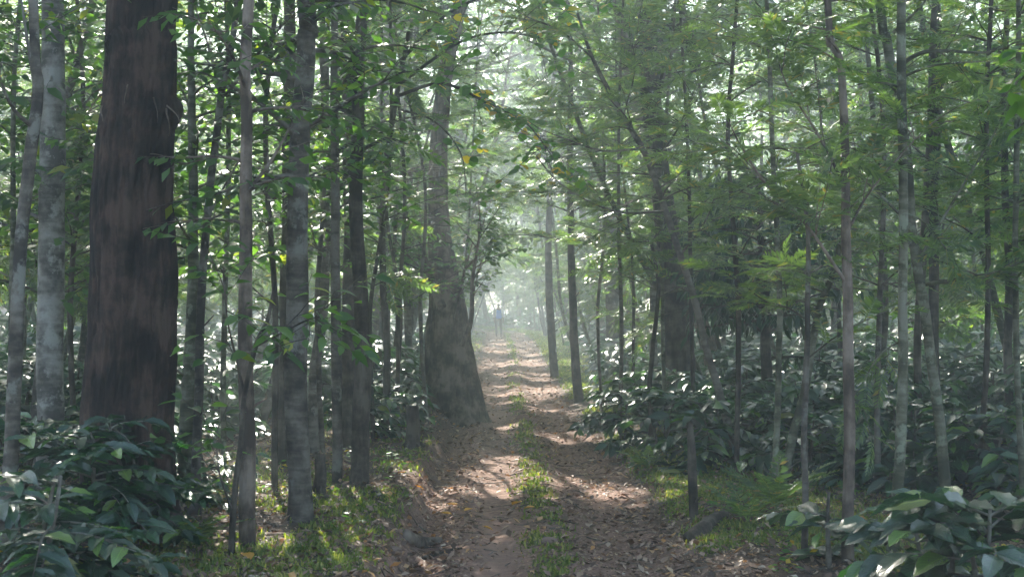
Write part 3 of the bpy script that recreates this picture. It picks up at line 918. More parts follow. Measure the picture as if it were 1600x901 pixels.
#NAMED_TREES
# --- left side, near to far
px_tree('tree', 'thin grey tree at the far left edge in front of the pale trunk', 'tree',
        [(6, 900, 24), (20, 720, 24), (28, 560, 23), (33, 420, 21), (45, 260, 20), (58, 140, 17), (50, 0, 15)], d=8.3, bark='bark_grey', top=9.5, canopy=0, seed=1,
        branches=[([(52, 200, 8.3), (15, 160, 8.1), (-20, 60, 8)], 8, {'sub': 2}), ([(58, 150, 8.3), (42, 60, 8.4), (30, -20, 8.5)], 8, {'sub': 3})], kind='broad', size=.11)
px_tree('tree', 'straight pale grey trunk with smooth ringed bark beside the big dark trunk', 'tree',
        [(80, 785, 46), (80, 640, 43), (81, 450, 41), (84, 300, 39), (85, 170, 37), (84, 0, 34)], bark='bark_pale', top=11, canopy=1, seed=2, seg=20, bump=.04,
        branches=[([(90, 178, 11.8), (118, 168, 11.6), (150, 150, 11.4)], 7, {'sub': 3})], kind='broad', size=.12)
def scar(th, s):
    return 1 + .10 * np.exp(-((s - .50) / .02) ** 2) - .05 * np.exp(-((s - .53) / .015) ** 2) + .05 * np.sin(th * 3 + 1) * (1 - s) + .03 * np.sin(th * 7 + s * 9)
def furrow(th, s):
    cx_ = np.cos(th) * 1.0 + 0 * s; sx_ = np.sin(th) + 0 * s
    big_ = fbm(cx_ * 1.5 + 5, sx_ * 1.5 + s * 9, 401, 3) - .5
    pl = fbm(cx_ * 7 + s * 3 + 3, sx_ * 7 + s * 26, 403, 3)
    ridge = np.abs(fbm(cx_ * 9 - 4, sx_ * 9 + s * 14, 405, 3) - .5)
    return 1 + .03 * np.sin(th * 4 + 1 + s * 3) + .06 * big_ + .045 * sst(.45, .56, pl) - .06 * sst(.05, 0, ridge)
big = px_tree('old_tree', 'massive dark red-brown trunk rising behind the glossy coffee leaves on the left', 'tree',
        [(212, 880, 138), (210, 760, 136), (208, 620, 134), (205, 480, 132), (206, 360, 124), (212, 240, 116), (220, 160, 112), (222, 80, 108), (224, 0, 106)], d=9.6,
        bark='bark_red', top=15, canopy=2, seed=3, seg=150, sub=26, bump=.07, freq=1.2, flute=furrow, flare=1.0)
# torn bark strips round the scar of the big trunk
rg = np.random.default_rng(31)
for i in range(8):
    a = -math.pi * rg.uniform(.12, .85)
    cx_, cy_, cz_ = (215 - VX) / F * 9.6, 9.6, CZ + (VY - 160) / F * 9.6
    r_ = .255
    p0 = np.array([cx_ + r_ * math.cos(a), cy_ + r_ * math.sin(a), cz_ + rg.uniform(-.06, .1)])
    g = path_grow(rg, p0, (math.cos(a) * .5 + rg.normal(0, .6), math.sin(a) * .6, rg.uniform(-.9, .1)), rg.uniform(.08, .2), 5, (0, 0, -.18), .3)
    v, f = tube(g, np.linspace(.006, .002, len(g)), 4)
    mb = MB(); mb.add(v - np.array(big.location), f, 0)
    link('bark_strip', mb.mesh('bark_strip', [M['bark_warm']]), big)
mb = MB()
P = [world(262, 150, 9.55), world(272, 168, 9.55), world(270, 190, 9.56), world(262, 215, 9.6)]
v, f = tube(catmull([np.array(p_) for p_ in P], 4), np.interp(np.linspace(0, 1, 13), [0, .4, 1], [.035, .06, .02]), 12, .3, rg, 8)
mb.add(v - np.array(big.location), f, 0); link('bark_knot', mb.mesh('bark_knot', [M['bark_red']]), big)

px_tree('tree', 'grey-brown trunk with a mossy foot just right of the massive dark trunk', 'tree',
        [(288, 800, 26), (292, 640, 24), (300, 500, 19), (304, 330, 15), (300, 120, 12), (296, 0, 10)], d=10.6, bark='bark_moss', top=9, canopy=0, seed=4, auto=(10, 2.0, 4.2, .9), kind='broad', size=.12)
px_tree('forked_sapling', 'slender sapling forking into two bare limbs right of the massive trunk', 'tree',
        [(308, 700, 15), (312, 560, 14), (318, 420, 13), (328, 300, 13), (345, 152, 12), (362, 70, 10), (374, -20, 8)], d=10.2, bark='bark_grey', seed=5,
        branches=[([(345, 152, 10.2), (333, 100, 10.2), (318, 50, 10.1), (300, 0, 10)], 6, {'sub': 4}), ([(352, 150, 10.2), (390, 100, 10.1), (440, 40, 10), (480, 5, 9.9)], 6, {'sub': 5}),
                  ([(330, 330, 10.2), (380, 240, 10.3), (420, 190, 10.4)], 4, {'sub': 4})], kind='broad', size=.12, top=None)
px_tree('tree', 'straight brown trunk with reddish base between the forked sapling and the track', 'tree',
        [(386, 850, 27), (388, 700, 25), (386, 520, 23), (386, 350, 21), (386, 200, 19), (388, 0, 17)], bark='bark_warm', top=10, canopy=1, seed=6, auto=(12, 2.2, 4.5, .9), kind='broad', size=.12)
px_tree('sapling', 'thin dark sapling with few leafy twigs standing before the brown trunks', 'sapling',
        [(360, 905, 11), (366, 800, 10), (378, 690, 9), (384, 620, 8), (402, 540, 8), (420, 500, 6), (432, 440, 5)], d=8.6, bark='bark_dark', seed=7, seg=8,
        branches=[([(384, 620, 8.6), (370, 560, 8.6), (356, 500, 8.5), (352, 440, 8.5)], 5, {'sub': 4, 'len': .4}), ([(402, 540, 8.6), (440, 520, 8.5), (480, 500, 8.4), (500, 495, 8.4)], 4, {'sub': 4, 'len': .4}),
                  ([(366, 800, 8.6), (345, 740, 8.5), (340, 690, 8.5)], 4, {'sub': 2, 'len': .3})], kind='broad', size=.13, spacing=.14, separate=200)
px_tree('tree', 'stout mottled trunk with red soil-stained base left of the grass verge', 'tree',
        [(471, 812, 42), (467, 740, 36), (463, 620, 37), (464, 500, 36), (466, 350, 33), (470, 200, 30), (474, 60, 28), (476, 0, 27)], bark='bark_grey', top=12, canopy=2, seed=8, seg=20, bump=.05, flare=1.2,
        auto=(10, 2.6, 4.3, .9), kind='broad', size=.12)
px_tree('tree', 'dark trunk partly hidden behind the stout mottled trunk', 'tree', [(446, 700, 24), (447, 600, 24), (448, 480, 22), (450, 300, 20), (452, 0, 17)], d=13.2, bark='bark_dark', top=12, canopy=0, seed=9)
px_tree('tree', 'slanting grey trunk leaning right behind the stout mottled trunk', 'tree', [(492, 720, 18), (490, 640, 17), (494, 560, 16), (506, 470, 15), (510, 300, 14), (504, 100, 12), (500, 0, 11)], d=14.5, bark='bark_grey', top=10, canopy=1, seed=10,
        auto=(12, 2.4, 6, 1.0), kind='broad', size=.13)
px_tree('tree', 'narrow straight grey trunk by the verge left of the dark twin trunks', 'tree', [(528, 752, 17), (527, 640, 16), (526, 500, 15), (525, 350, 14), (524, 180, 13), (520, 0, 11)], bark='bark_grey', top=9, canopy=3, seed=11,
        auto=(14, 2.6, 5.5, 1.0), kind='broad', size=.13)
px_tree('tree', 'dark brown trunk at the grass edge, front one of the twin trunks', 'tree', [(562, 755, 30), (564, 660, 27), (568, 560, 25), (562, 450, 23), (558, 300, 22), (560, 120, 20), (566, 0, 18)], bark='bark_dark', top=12, canopy=0, seed=12, seg=18,
        auto=(10, 3.0, 5.5, 1.1), kind='oak', size=.3)
px_tree('tree', 'black-brown trunk close behind the front twin trunk', 'tree', [(545, 700, 28), (545, 600, 26), (546, 480, 25), (547, 330, 23), (545, 160, 21), (542, 0, 19)], d=15.2, bark='bark_dark', top=13, canopy=1, seed=13, seg=16)
# stump by the left coffee bushes
def px_stump(px, py, w, h, label, seed):
    rg = np.random.default_rng(seed)
    d = depth_of(px, py); x = (px - VX) / F * d; r = w / F * d / 2; z = Hf(x, d)
    root = thing('stump', label, 'stump', (x, d, z))
    P = np.array([(0, 0, -.1), (0, 0, .05), (.01, 0, h * .5), (.0, 0, h)])
    Q = catmull(P, 4); v, f = tube(Q, np.interp(np.linspace(0, 1, len(Q)), [0, .25, 1], [r * 1.5, r * 1.05, r * .8]), 20, .2, rg, 5)
    v[-21:-1, 2] += rg.uniform(-.05, .06, 20)
    mb = MB(); mb.add(v, f, 0); link('stump_body', mb.mesh('stump_body', [M['bark_dark']]), root)
    for i in range(4):
        a = i * 1.6 + rg.random()
        g = path_grow(rg, (r * .6 * math.cos(a), r * .6 * math.sin(a), .06), (math.cos(a), math.sin(a), -.15), r * 1.6, 4, (0, 0, -.1))
        v, f = tube(g, np.linspace(r * .35, r * .12, 5), 8, .2, rg); mb = MB(); mb.add(v, f, 0); link('root', mb.mesh('root', [M['bark_dark']]), root)
px_stump(645, 699, 24, .42, 'short dark broken stump at the end of the left coffee hedge', 1)
px_stump(500, 770, 20, .3, 'low rotten stump on the leaf litter beside the stout mottled trunk', 2)
# the big buttressed tree left of the track
def butt(th, s):
    w = np.exp(-s * 9)
    return 1 + w * (.30 * np.maximum(0, np.cos(th - 0.25)) ** 6 * 1.6 + .25 * np.maximum(0, np.cos(th * 3 + .4)) ** 2) + .05 * np.sin(th * 5 + s * 8) + .14 * (fbm(np.cos(th) * 2.5 + s * 2, np.sin(th) * 2.5 + s * 12, 411, 4) - .5) - .10 * sst(.06, 0, np.abs(fbm(np.cos(th) * 4 + 3, np.sin(th) * 4 + s * 6, 415, 3) - .5)) + .5 * np.exp(-s * 60) * np.maximum(0, np.sin(th * 4 + 1)) ** 2
px_tree('buttressed_tree', 'broad old tree with flaring buttressed base right at the left edge of the track', 'tree',
        [(710, 655, 116), (709, 620, 98), (706, 580, 82), (702, 530, 68), (698, 480, 56), (691, 420, 45), (685, 360, 35), (683, 280, 28), (688, 180, 25), (701, 90, 22), (720, 0, 20)], bark='bark_warm', top=17, canopy=1, seed=14, seg=90, sub=14, bump=.10, freq=1.3,
        flute=butt, flare=1.25, kind='broad', size=.13,
        branches=[([(722, 540, 20.4), (736, 500, 20.3), (738, 440, 20.2), (744, 400, 20.1), (752, 350, 20)], 9, {'sub': 10, 'len': .8}), ([(712, 500, 20.5), (722, 440, 20.6), (738, 380, 20.6)], 6, {'sub': 8}),
                  ([(690, 480, 20.6), (672, 430, 20.8), (655, 370, 21)], 16, {'sub': 8, 'len': 1.0})])
px_tree('tree', 'hazy dark trunk between the twin trunks and the buttressed tree', 'tree', [(600, 600, 20), (600, 540, 19), (602, 470, 17), (598, 300, 16), (600, 0, 14)], d=27, bark='bark_dark', top=14, canopy=0, seed=15, auto=(10, 3.5, 8, 1.6), kind='broad', size=.2)
px_tree('tree', 'thin pale-grey trunk left of the buttressed tree in the haze', 'tree', [(640, 610, 13), (640, 540, 12), (637, 450, 11), (640, 300, 10), (650, 100, 9)], d=24, bark='bark_grey', top=12, canopy=3, seed=16, auto=(10, 3.5, 8, 1.4), kind='oak', size=.45)
px_tree('tree', 'thin twisted trunk close against the left of the buttressed tree', 'tree', [(622, 640, 9), (618, 560, 9), (622, 500, 8), (616, 400, 7), (625, 250, 6)], d=22, bark='bark_dark', top=8, seed=17, auto=(16, 2.6, 7, 1.2), kind='oak', size=.4)
# --- leafy branches that hang over the track
px_tree('overhanging_tree', 'round-leaved young tree arching over the track with yellowing leaves', 'tree',
        [(600, 700, 12), (604, 560, 11), (598, 420, 10), (600, 280, 9), (620, 150, 8), (640, 50, 7)], d=17, bark='bark_dark', seed=18, kind='round', size=.125, spacing=.30, separate=300,
        branches=[([(625, 130, 17), (680, 90, 16.5), (730, 60, 16), (790, 50, 15.6), (850, 60, 15.3)], 6, {'sub': 15, 'len': .9}), ([(620, 150, 17), (690, 130, 16.6), (760, 160, 16), (820, 190, 15.6), (860, 240, 15.4)], 6, {'sub': 15, 'len': .8}),
                  ([(630, 90, 17), (700, 20, 16.6), (780, -10, 16), (860, 0, 15.6)], 6, {'sub': 15, 'len': .9}), ([(622, 170, 17), (680, 190, 16.8), (720, 240, 16.6), (728, 300, 16.5)], 4, {'sub': 5, 'len': .6})])
# --- right side
px_tree('old_tree', 'tall dark rough-barked trunk leaning left above the right coffee hedge', 'tree',
        [(1072, 690, 56), (1066, 640, 52), (1060, 540, 47), (1050, 430, 40), (1038, 330, 36), (1026, 240, 34), (1016, 140, 32), (1012, 40, 30), (1010, 0, 29)], d=18.8, bark='bark_dark', top=17, canopy=2, seed=20, seg=40, bump=.1, freq=1.4,
        branches=[([(1022, 180, 18.8), (1040, 100, 18.7), (1052, 30, 18.6), (1060, -30, 18.5)], 10, {'sub': 4}), ([(1090, 110, 18.4), (1078, 60, 18.4), (1064, 0, 18.4), (1055, -40, 18.4)], 22, {'sub': 3})], kind='broad', size=.14)
px_tree('leaning_sapling', 'long thin sapling leaning left across the big dark trunk toward the track', 'sapling',
        [(1166, 770, 16), (1146, 700, 14), (1124, 610, 13), (1102, 540, 12), (1076, 440, 11), (1048, 350, 10), (1010, 240, 9), (968, 170, 8), (926, 90, 6), (902, 20, 4)], d=14.2, bark='bark_grey', seed=21, kind='oak', size=.26, spacing=.085, separate=290,
        branches=[([(1000, 232, 14.2), (940, 235, 14), (880, 215, 13.8), (840, 200, 13.6)], 4, {'sub': 8, 'len': .7}), ([(1040, 330, 14.2), (960, 330, 14), (880, 290, 13.8), (838, 245, 13.6)], 4, {'sub': 6, 'len': .6}),
                  ([(975, 180, 14.2), (992, 110, 14.2), (985, 40, 14.1)], 3, {'sub': 8, 'len': .7}), ([(926, 90, 14.2), (880, 50, 14), (830, 30, 13.9), (780, 40, 13.8)], 3, {'sub': 8, 'len': .6}), ([(1020, 260, 14.2), (1060, 200, 14), (1090, 130, 13.9)], 4, {'sub': 5, 'len': .6}), ([(1062, 400, 14.2), (1100, 350, 14), (1120, 300, 13.9)], 4, {'sub': 4, 'len': .5})], auto=(8, 2.6, 4.6, .8))
px_tree('tree', 'dark slender trunk leaning slightly at the right edge of the hazy track', 'tree', [(904, 630, 17), (898, 560, 14), (895, 480, 12), (892, 400, 11), (890, 250, 9), (890, 60, 7)], d=24.5, bark='bark_dark', top=13, canopy=3, seed=22, auto=(22, 2.6, 7.5, 1.3), kind='oak', size=.42)
px_tree('tree', 'hazy trunk behind the slender one at the right edge of the track', 'tree', [(866, 585, 14), (862, 520, 12), (857, 430, 11), (858, 330, 9), (864, 150, 7)], d=34, bark='bark_dark', top=14, canopy=2, seed=23, auto=(24, 3.4, 9, 1.8), kind='oak', size=.5)
px_tree('tree', 'broad pale hazy trunk in the gap right of the slender trunks', 'tree', [(962, 575, 30), (961, 500, 27), (960, 420, 25), (958, 200, 22)], d=33, bark='bark_grey', top=16, canopy=1, seed=24, seg=16)
px_tree('tree', 'pale thin straight trunk just left of the big dark leaning trunk', 'tree', [(1020, 650, 13), (1021, 560, 13), (1022, 470, 12), (1024, 300, 10)], d=21, bark='bark_pale', top=10, canopy=3, seed=25, auto=(10, 3, 7, 1.2), kind='oak', size=.4)
px_tree('tree', 'very thin bare stem between the hazy trunks and the big dark trunk', 'tree', [(990, 640, 5), (989, 560, 5), (990, 470, 5), (986, 380, 4)], d=20, bark='bark_dark', top=6, seed=26, auto=(10, 2.6, 5.5, .9), kind='oak', size=.36)
px_tree('sapling', 'crooked dark stem with feathery leaves before the big dark trunk', 'sapling', [(1016, 650, 8), (1014, 600, 8), (1020, 540, 7), (1030, 450, 6), (1018, 380, 5)], d=16.5, bark='bark_dark', seed=27, kind='oak', size=.24, auto=(9, 1.5, 3.0, .7), separate=80)
px_tree('stem', 'short dark dead stem on the grass under the right coffee hedge', 'stump', [(1083, 808, 15), (1082, 760, 14), (1080, 700, 13), (1078, 660, 10)], bark='bark_dark', seed=28, seg=10)
px_tree('sapling', 'slim sapling leaning right behind the thin straight pole on the right', 'sapling', [(1224, 770, 14), (1236, 690, 13), (1256, 620, 13), (1270, 540, 12), (1282, 480, 11), (1302, 430, 10), (1330, 330, 7)], d=12.6, bark='bark_moss', seed=29,
        kind='oak', size=.26, auto=(9, 1.6, 3.0, .8), separate=120)
px_tree('sapling', 'thin straight pole-like sapling left of the young coffee plant', 'sapling', [(1254, 868, 11), (1257, 760, 10), (1259, 600, 9), (1262, 470, 9), (1264, 350, 7), (1250, 240, 5)], bark='bark_grey', seed=30, kind='oak', size=.28,
        branches=[([(1262, 500, 9.8), (1230, 480, 9.7), (1190, 470, 9.6)], 3, {'sub': 3, 'len': .4}), ([(1262, 560, 9.8), (1300, 530, 9.7), (1320, 520, 9.6)], 3, {'sub': 2, 'len': .3})], auto=(8, 1.7, 3.0, .6), separate=160)
px_tree('tree', 'straight brown stem nearest the camera on the right with branching boughs', 'tree',
        [(1325, 920, 19), (1325, 800, 18), (1326, 650, 17), (1326, 500, 16), (1324, 380, 15), (1322, 220, 14), (1318, 100, 12), (1302, 60, 12), (1298, 0, 11)], d=8.8, bark='bark_warm', top=9, canopy=3, seed=31, seg=14, flare=1.1, kind='oak', size=.26, spacing=.07, separate=300,
        branches=[([(1322, 440, 8.8), (1260, 350, 8.7), (1200, 290, 8.6), (1160, 230, 8.5), (1140, 190, 8.4)], 6, {'sub': 7, 'len': .5}), ([(1326, 360, 8.8), (1360, 300, 8.9), (1420, 230, 9), (1460, 190, 9.1)], 5, {'sub': 5, 'len': .5}),
                  ([(1326, 300, 8.8), (1280, 210, 8.8), (1230, 130, 8.7), (1210, 60, 8.7)], 5, {'sub': 6, 'len': .5})], auto=(5, 2.9, 4.0, .7))
px_tree('tree', 'slim dark trunk between the brown stem and the pale lichened trunk', 'tree',
        [(1396, 865, 20), (1404, 760, 17), (1410, 640, 16), (1413, 480, 15), (1413, 320, 15), (1412, 160, 15), (1412, 0, 14)], bark='bark_moss', top=8, canopy=1, seed=32, seg=14, kind='oak', size=.27, separate=200,
        branches=[([(1412, 330, 10), (1450, 350, 9.9), (1480, 390, 9.8)], 4, {'sub': 2, 'len': .3}), ([(1412, 530, 10), (1370, 560, 9.9), (1330, 640, 9.8)], 3, {'sub': 2, 'len': .3}), ([(1413, 340, 10), (1350, 280, 10), (1290, 250, 9.9)], 5, {'sub': 5, 'len': .5})], auto=(6, 2.6, 4, .8))
px_tree('tree', 'pale lichen-spotted trunk leaning left, rising behind the big coffee leaves on the right', 'tree',
        [(1482, 830, 18), (1478, 740, 17), (1466, 620, 16), (1450, 500, 16), (1438, 430, 16), (1426, 350, 15), (1418, 250, 16), (1402, 150, 15), (1386, 60, 14), (1376, 0, 13)], bark='bark_moss', top=8, canopy=2, seed=33, seg=18, kind='oak', size=.26, spacing=.075, separate=300,
        branches=[([(1404, 104, 10.6), (1440, 82, 10.5), (1480, 78, 10.4), (1550, 80, 10.3), (1600, 60, 10.2)], 8, {'sub': 5, 'len': .5}), ([(1446, 444, 10.6), (1500, 436, 10.4), (1560, 424, 10.2), (1620, 400, 10)], 7, {'sub': 5, 'len': .4}),
                  ([(1398, 50, 10.6), (1440, 10, 10.5), (1470, -30, 10.4)], 6, {'sub': 4, 'len': .5}), ([(1420, 320, 10.6), (1370, 250, 10.5), (1330, 230, 10.4)], 6, {'sub': 5, 'len': .5}), ([(1440, 400, 10.6), (1500, 300, 10.6), (1560, 200, 10.6), (1590, 120, 10.6)], 5, {'sub': 6, 'len': .5})])
px_tree('tree', 'grey trunk behind the pale lichened trunk on the right', 'tree', [(1436, 720, 14), (1434, 640, 13), (1436, 520, 13), (1446, 380, 12), (1456, 200, 11)], d=15, bark='bark_dark', top=10, canopy=3, seed=34, auto=(12, 2.4, 5.5, 1.0), kind='oak', size=.3)
px_tree('tree', 'dark straight trunk right of the pale lichened trunk, half behind it', 'tree', [(1462, 700, 17), (1460, 560, 17), (1460, 400, 16), (1462, 280, 14), (1470, 100, 12)], d=16.5, bark='bark_dark', top=11, canopy=0, seed=35, auto=(12, 2.8, 6, 1.1), kind='oak', size=.34)
px_tree('tree', 'curved grey trunk far behind the right coffee hedge', 'tree', [(1372, 680, 11), (1380, 560, 10), (1384, 470, 10), (1376, 300, 9)], d=20, bark='bark_grey', top=11, canopy=1, seed=36, auto=(12, 3, 7, 1.2), kind='oak', size=.4)
px_tree('tree', 'thin dark trunk at the far right among dense leaves', 'tree', [(1580, 680, 14), (1576, 560, 13), (1578, 400, 12), (1570, 200, 11)], d=15.5, bark='bark_dark', top=9, canopy=2, seed=37, auto=(16, 1.8, 6, 1.2), kind='broad', size=.14)
# dark drooping tree behind the right hedge
px_tree('dark_leafy_tree', 'dense dark tree with drooping glossy foliage behind the right hedge', 'tree', [(1205, 700, 20), (1200, 600, 18), (1195, 480, 15), (1190, 360, 11), (1185, 280, 7)], d=16.8, bark='bark_dark', seed=38, kind='dark', size=.17, spacing=.1,
        auto=(34, .9, 3.4, 1.15, .35), separate=200)
for px, py, d, hgt, kd, sz_, na, lab, sd_ in [
    (668, 0, 18.6, 7.0, 'oak', .30, 34, 'feathery sapling just before the upper trunk of the buttressed tree', 84),
    (615, 0, 19.4, 8.0, 'broad', .14, 36, 'small-leaved tree between the twin trunks and the buttressed tree', 85),
    (735, 0, 27.0, 9.5, 'oak', .42, 30, 'feathery tree behind the buttressed tree, spilling over the track edge', 86),
    (968, 0, 18.0, 7.5, 'oak', .30, 34, 'pale feathery sapling at the track edge left of the big leaning trunk', 87),
    (1040, 0, 16.8, 7.5, 'oak', .28, 34, 'feathery sapling standing before the middle of the big leaning trunk', 89),
    (622, 0, 17.9, 8.0, 'oak', .30, 36, 'feathery tree in front of the small-leaved tree left of the buttressed tree', 91),
    (1085, 0, 16.2, 7.5, 'oak', .28, 30, 'feathery sapling covering the upper right side of the big leaning trunk', 88),
    (430, 0, 11.6, 6.0, 'broad', .12, 26, 'leafy thin sapling with mid-green leaves just left of the stout mottled trunk', 70),
    (350, 0, 12.4, 6.5, 'broad', .13, 26, 'leafy thin sapling between the forked sapling and the straight brown trunk', 71),
    (250, 0, 11.4, 6.0, 'broad', .14, 22, 'leafy sapling half hidden by the massive dark red-brown trunk', 72),
    (120, 0, 12.6, 6.5, 'broad', .15, 26, 'leafy sapling in the gap between the pale trunk and the massive dark trunk', 73),
    (20, 0, 11.5, 6.0, 'broad', .15, 26, 'leafy sapling behind the thin grey tree at the far left edge', 74),
    (505, 0, 13.6, 7.0, 'broad', .12, 28, 'leafy sapling rising between the slanting trunk and the narrow straight trunk', 75),
    (585, 0, 16.4, 8.0, 'oak', .30, 26, 'feathery sapling at the right of the dark twin trunks', 76),
    (655, 0, 23.5, 9.0, 'oak', .34, 34, 'feathery tree at the left shoulder of the buttressed tree', 77),
    (940, 0, 21.5, 8.5, 'oak', .34, 36, 'pale feathery tree catching the sun right of the hazy track', 78),
    (1150, 0, 13.4, 6.5, 'oak', .28, 26, 'feathery sapling above the coffee bushes right of the leaning sapling', 79),
    (1210, 0, 12.0, 6.0, 'oak', .28, 26, 'feathery sapling between the leaning sapling and the thin straight pole', 80),
    (1370, 0, 12.2, 6.0, 'oak', .28, 24, 'feathery sapling behind the brown stem and the slim dark trunk', 81),
    (1530, 0, 11.8, 6.0, 'oak', .28, 26, 'feathery sapling right of the pale lichened trunk', 82),
    (1600, 0, 10.6, 6.0, 'oak', .28, 22, 'feathery sapling at the right edge above the broad coffee leaves', 83)]:
    x_ = (px - VX) / F * d; gy_ = VY - (Hf(x_, d) - CZ) / d * F
    q_ = np.random.default_rng(sd_)
    T_ = [(px, gy_, .055 / d * F), (px + q_.normal(0, 8), gy_ - 1.5 / d * F, .05 / d * F), (px + q_.normal(0, 14), gy_ - 3.2 / d * F, .042 / d * F), (px + q_.normal(0, 22), gy_ - .8 * hgt / d * F, .03 / d * F), (px + q_.normal(0, 26), gy_ - hgt / d * F, .012 / d * F)]
    px_tree('sapling', lab, 'sapling', T_, d=d, bark=['bark_grey', 'bark_dark', 'bark_moss'][sd_ % 3], seed=sd_, seg=8, kind=kd, size=sz_, spacing=.10 if kd == 'oak' else .13, auto=(na, 1.7 if d < 18 else 2.6, hgt, 1.15), separate=60)
px_tree('leafy_tree', 'blurred near tree outside the frame whose leaves hang in at top right', 'tree', [(1760, 1200, 30), (1750, 600, 26), (1740, 200, 24), (1730, 0, 22)], d=5.4, bark='bark_grey', seed=90, kind='broad', size=.12, spacing=.12,
        branches=[([(1738, 100, 5.4), (1690, 60, 5.3), (1640, 80, 5.2), (1605, 120, 5.2)], 8, {'sub': 2, 'len': .18})], separate=40)
print('named trees', time.time() - T0, N_CARVED)

# ------------------------------------------------------------------ coffee bushes
def coffee_foliage(rg, h, spread, nbr, pairs_gap=.085, size=.19, stems=2):
    fo = Foliage()
    st = []
    for s_ in range(stems):
        a = rg.random() * 6.28
        st.append(path_grow(rg, (math.cos(a) * .05 * s_, math.sin(a) * .05 * s_, -.08), (math.cos(a) * .18, math.sin(a) * .18, 1), h * rg.uniform(.85, 1.0), 6, (0, 0, .05), .08))
        fo.tw.append((st[-1], np.linspace(.022, .008, 7), 6))
    for i in range(nbr):
        s = st[i % stems]
        t = rg.uniform(.22, 1.0); k_ = t * (len(s) - 1); i0 = min(int(k_), len(s) - 2)
        p = s[i0] + (s[i0 + 1] - s[i0]) * (k_ - i0)
        a = i * 2.4 + rg.normal(0, .4)
        L = spread * rg.uniform(.65, 1.1) * (1.1 - .55 * t)
        g = path_grow(rg, p, (math.cos(a), math.sin(a), .45 if t > .7 else .2), L, 6, (0, 0, -.09), .1)
        dress(fo, rg, g, .007, 'coffee', size * rg.uniform(.85, 1.1), pairs_gap, .22, twigs=False)
        fo.leaf(g[-1], g[-1] - g[-2], np.array([0, 0, 1.0]), size * .8)
    return fo
def place_coffee_near(px, py, h, spread, nbr, size, label, seed, separate=300, stems=2, gap=.085, name='coffee_bush', d=None, group=None):
    rg = np.random.default_rng(seed)
    if d is None: d = depth_of(px, py)
    x = (px - VX) / F * d
    root = thing(name, label, 'coffee bush' if name == 'coffee_bush' else 'coffee plant', (x, d, Hf(x, d)), 0, group)
    fo = coffee_foliage(rg, h, spread, int(nbr * 1.5) if stems > 1 else nbr, gap, size, stems)
    off = np.array(root.location)
    fo.p = [p_ + off for p_ in fo.p]; fo.tw = [(a + off, b, c_) for a, b, c_ in fo.tw]
    emit_foliage(fo, root, 'coffee', M['bark_grey'], rg, hi=d < 13, separate=separate, leafname='leaf', roll=.3, crownname='foliage')
    TRUNKS.append((x, d, .3))
    return root
HEDGE = [
    (60, 935, 1.0, .65, 18, .18, 'nearest coffee bush in the bottom left corner with broad glossy leaves', 41, None),
    (150, 905, 1.15, .75, 22, .175, 'glossy dark coffee bush in front of the massive dark trunk', 42, 8.5),
    (235, 880, 1.15, .7, 22, .17, 'coffee bush spreading right of the massive dark trunk, leaves up to the sapling', 43, 8.9),
    (25, 860, 1.15, .7, 18, .17, 'coffee bush at the far left behind the thin grey tree', 44, 9.8),
    (330, 815, .95, .55, 14, .17, 'small coffee bush between the massive trunk and the brown trunk', 45, 10.8),
    (175, 800, 1.0, .7, 16, .19, 'coffee bush behind the massive dark trunk on the left', 46, 12.4),
    (1545, 930, 1.05, .75, 18, .25, 'coffee bush with the largest broad leaves in the bottom right corner', 47, 6.9),
    (1460, 940, .8, .55, 12, .24, 'low coffee bush with broad ribbed leaves left of the bottom right corner', 48, 7.3),
    (1540, 790, 1.15, .85, 22, 0.236, 'wide coffee bush at the right edge behind the pale lichened trunk', 49, 11.8),
    (1420, 770, 1.1, .8, 20, 0.236, 'coffee bush between the slim dark trunk and the pale lichened trunk', 50, 12.6),
    (1260, 760, 1.0, .75, 18, 0.224, 'coffee bush behind the thin straight pole on the right', 51, 13.2),
    (1130, 760, 1.05, .75, 20, 0.224, 'coffee bush on the grass edge around the short dark dead stem', 52, 13.9),
    (1190, 750, 1.0, .7, 18, 0.212, 'coffee bush at the foot of the leaning sapling', 53, 14.6),
    (1330, 740, 1.1, .8, 18, 0.224, 'coffee bush behind the straight brown stem on the right', 54, 14.4),
    (1040, 735, 1.1, .75, 20, 0.212, 'front coffee bush of the right hedge, touching the sunny grass', 55, 15.4),
    (975, 705, 1.1, .75, 20, 0.212, 'coffee bush at the track edge with sunlit pale green tips', 56, 17.0),
    (610, 700, .95, .65, 18, .18, 'coffee bush next to the broken stump left of the track', 57, 17.2),
    (560, 720, 1.0, .7, 18, .18, 'coffee bush behind the dark twin trunks left of the track', 58, 16.4),
]
for px, py, h, sp, nb_, sz_, lab, sd_, d_ in HEDGE:
    place_coffee_near(px, py, h * .74, sp, nb_, sz_, lab, sd_, separate=300 if (d_ or 8) < 10 else 130, d=d_, group='coffee bushes under the trees')
place_coffee_near(1296, 884, .62, .38, 7, .22, 'young coffee plant with a bare thin stem left of the straight brown stem', 60, separate=200, stems=1, gap=.1, name='coffee_plant')

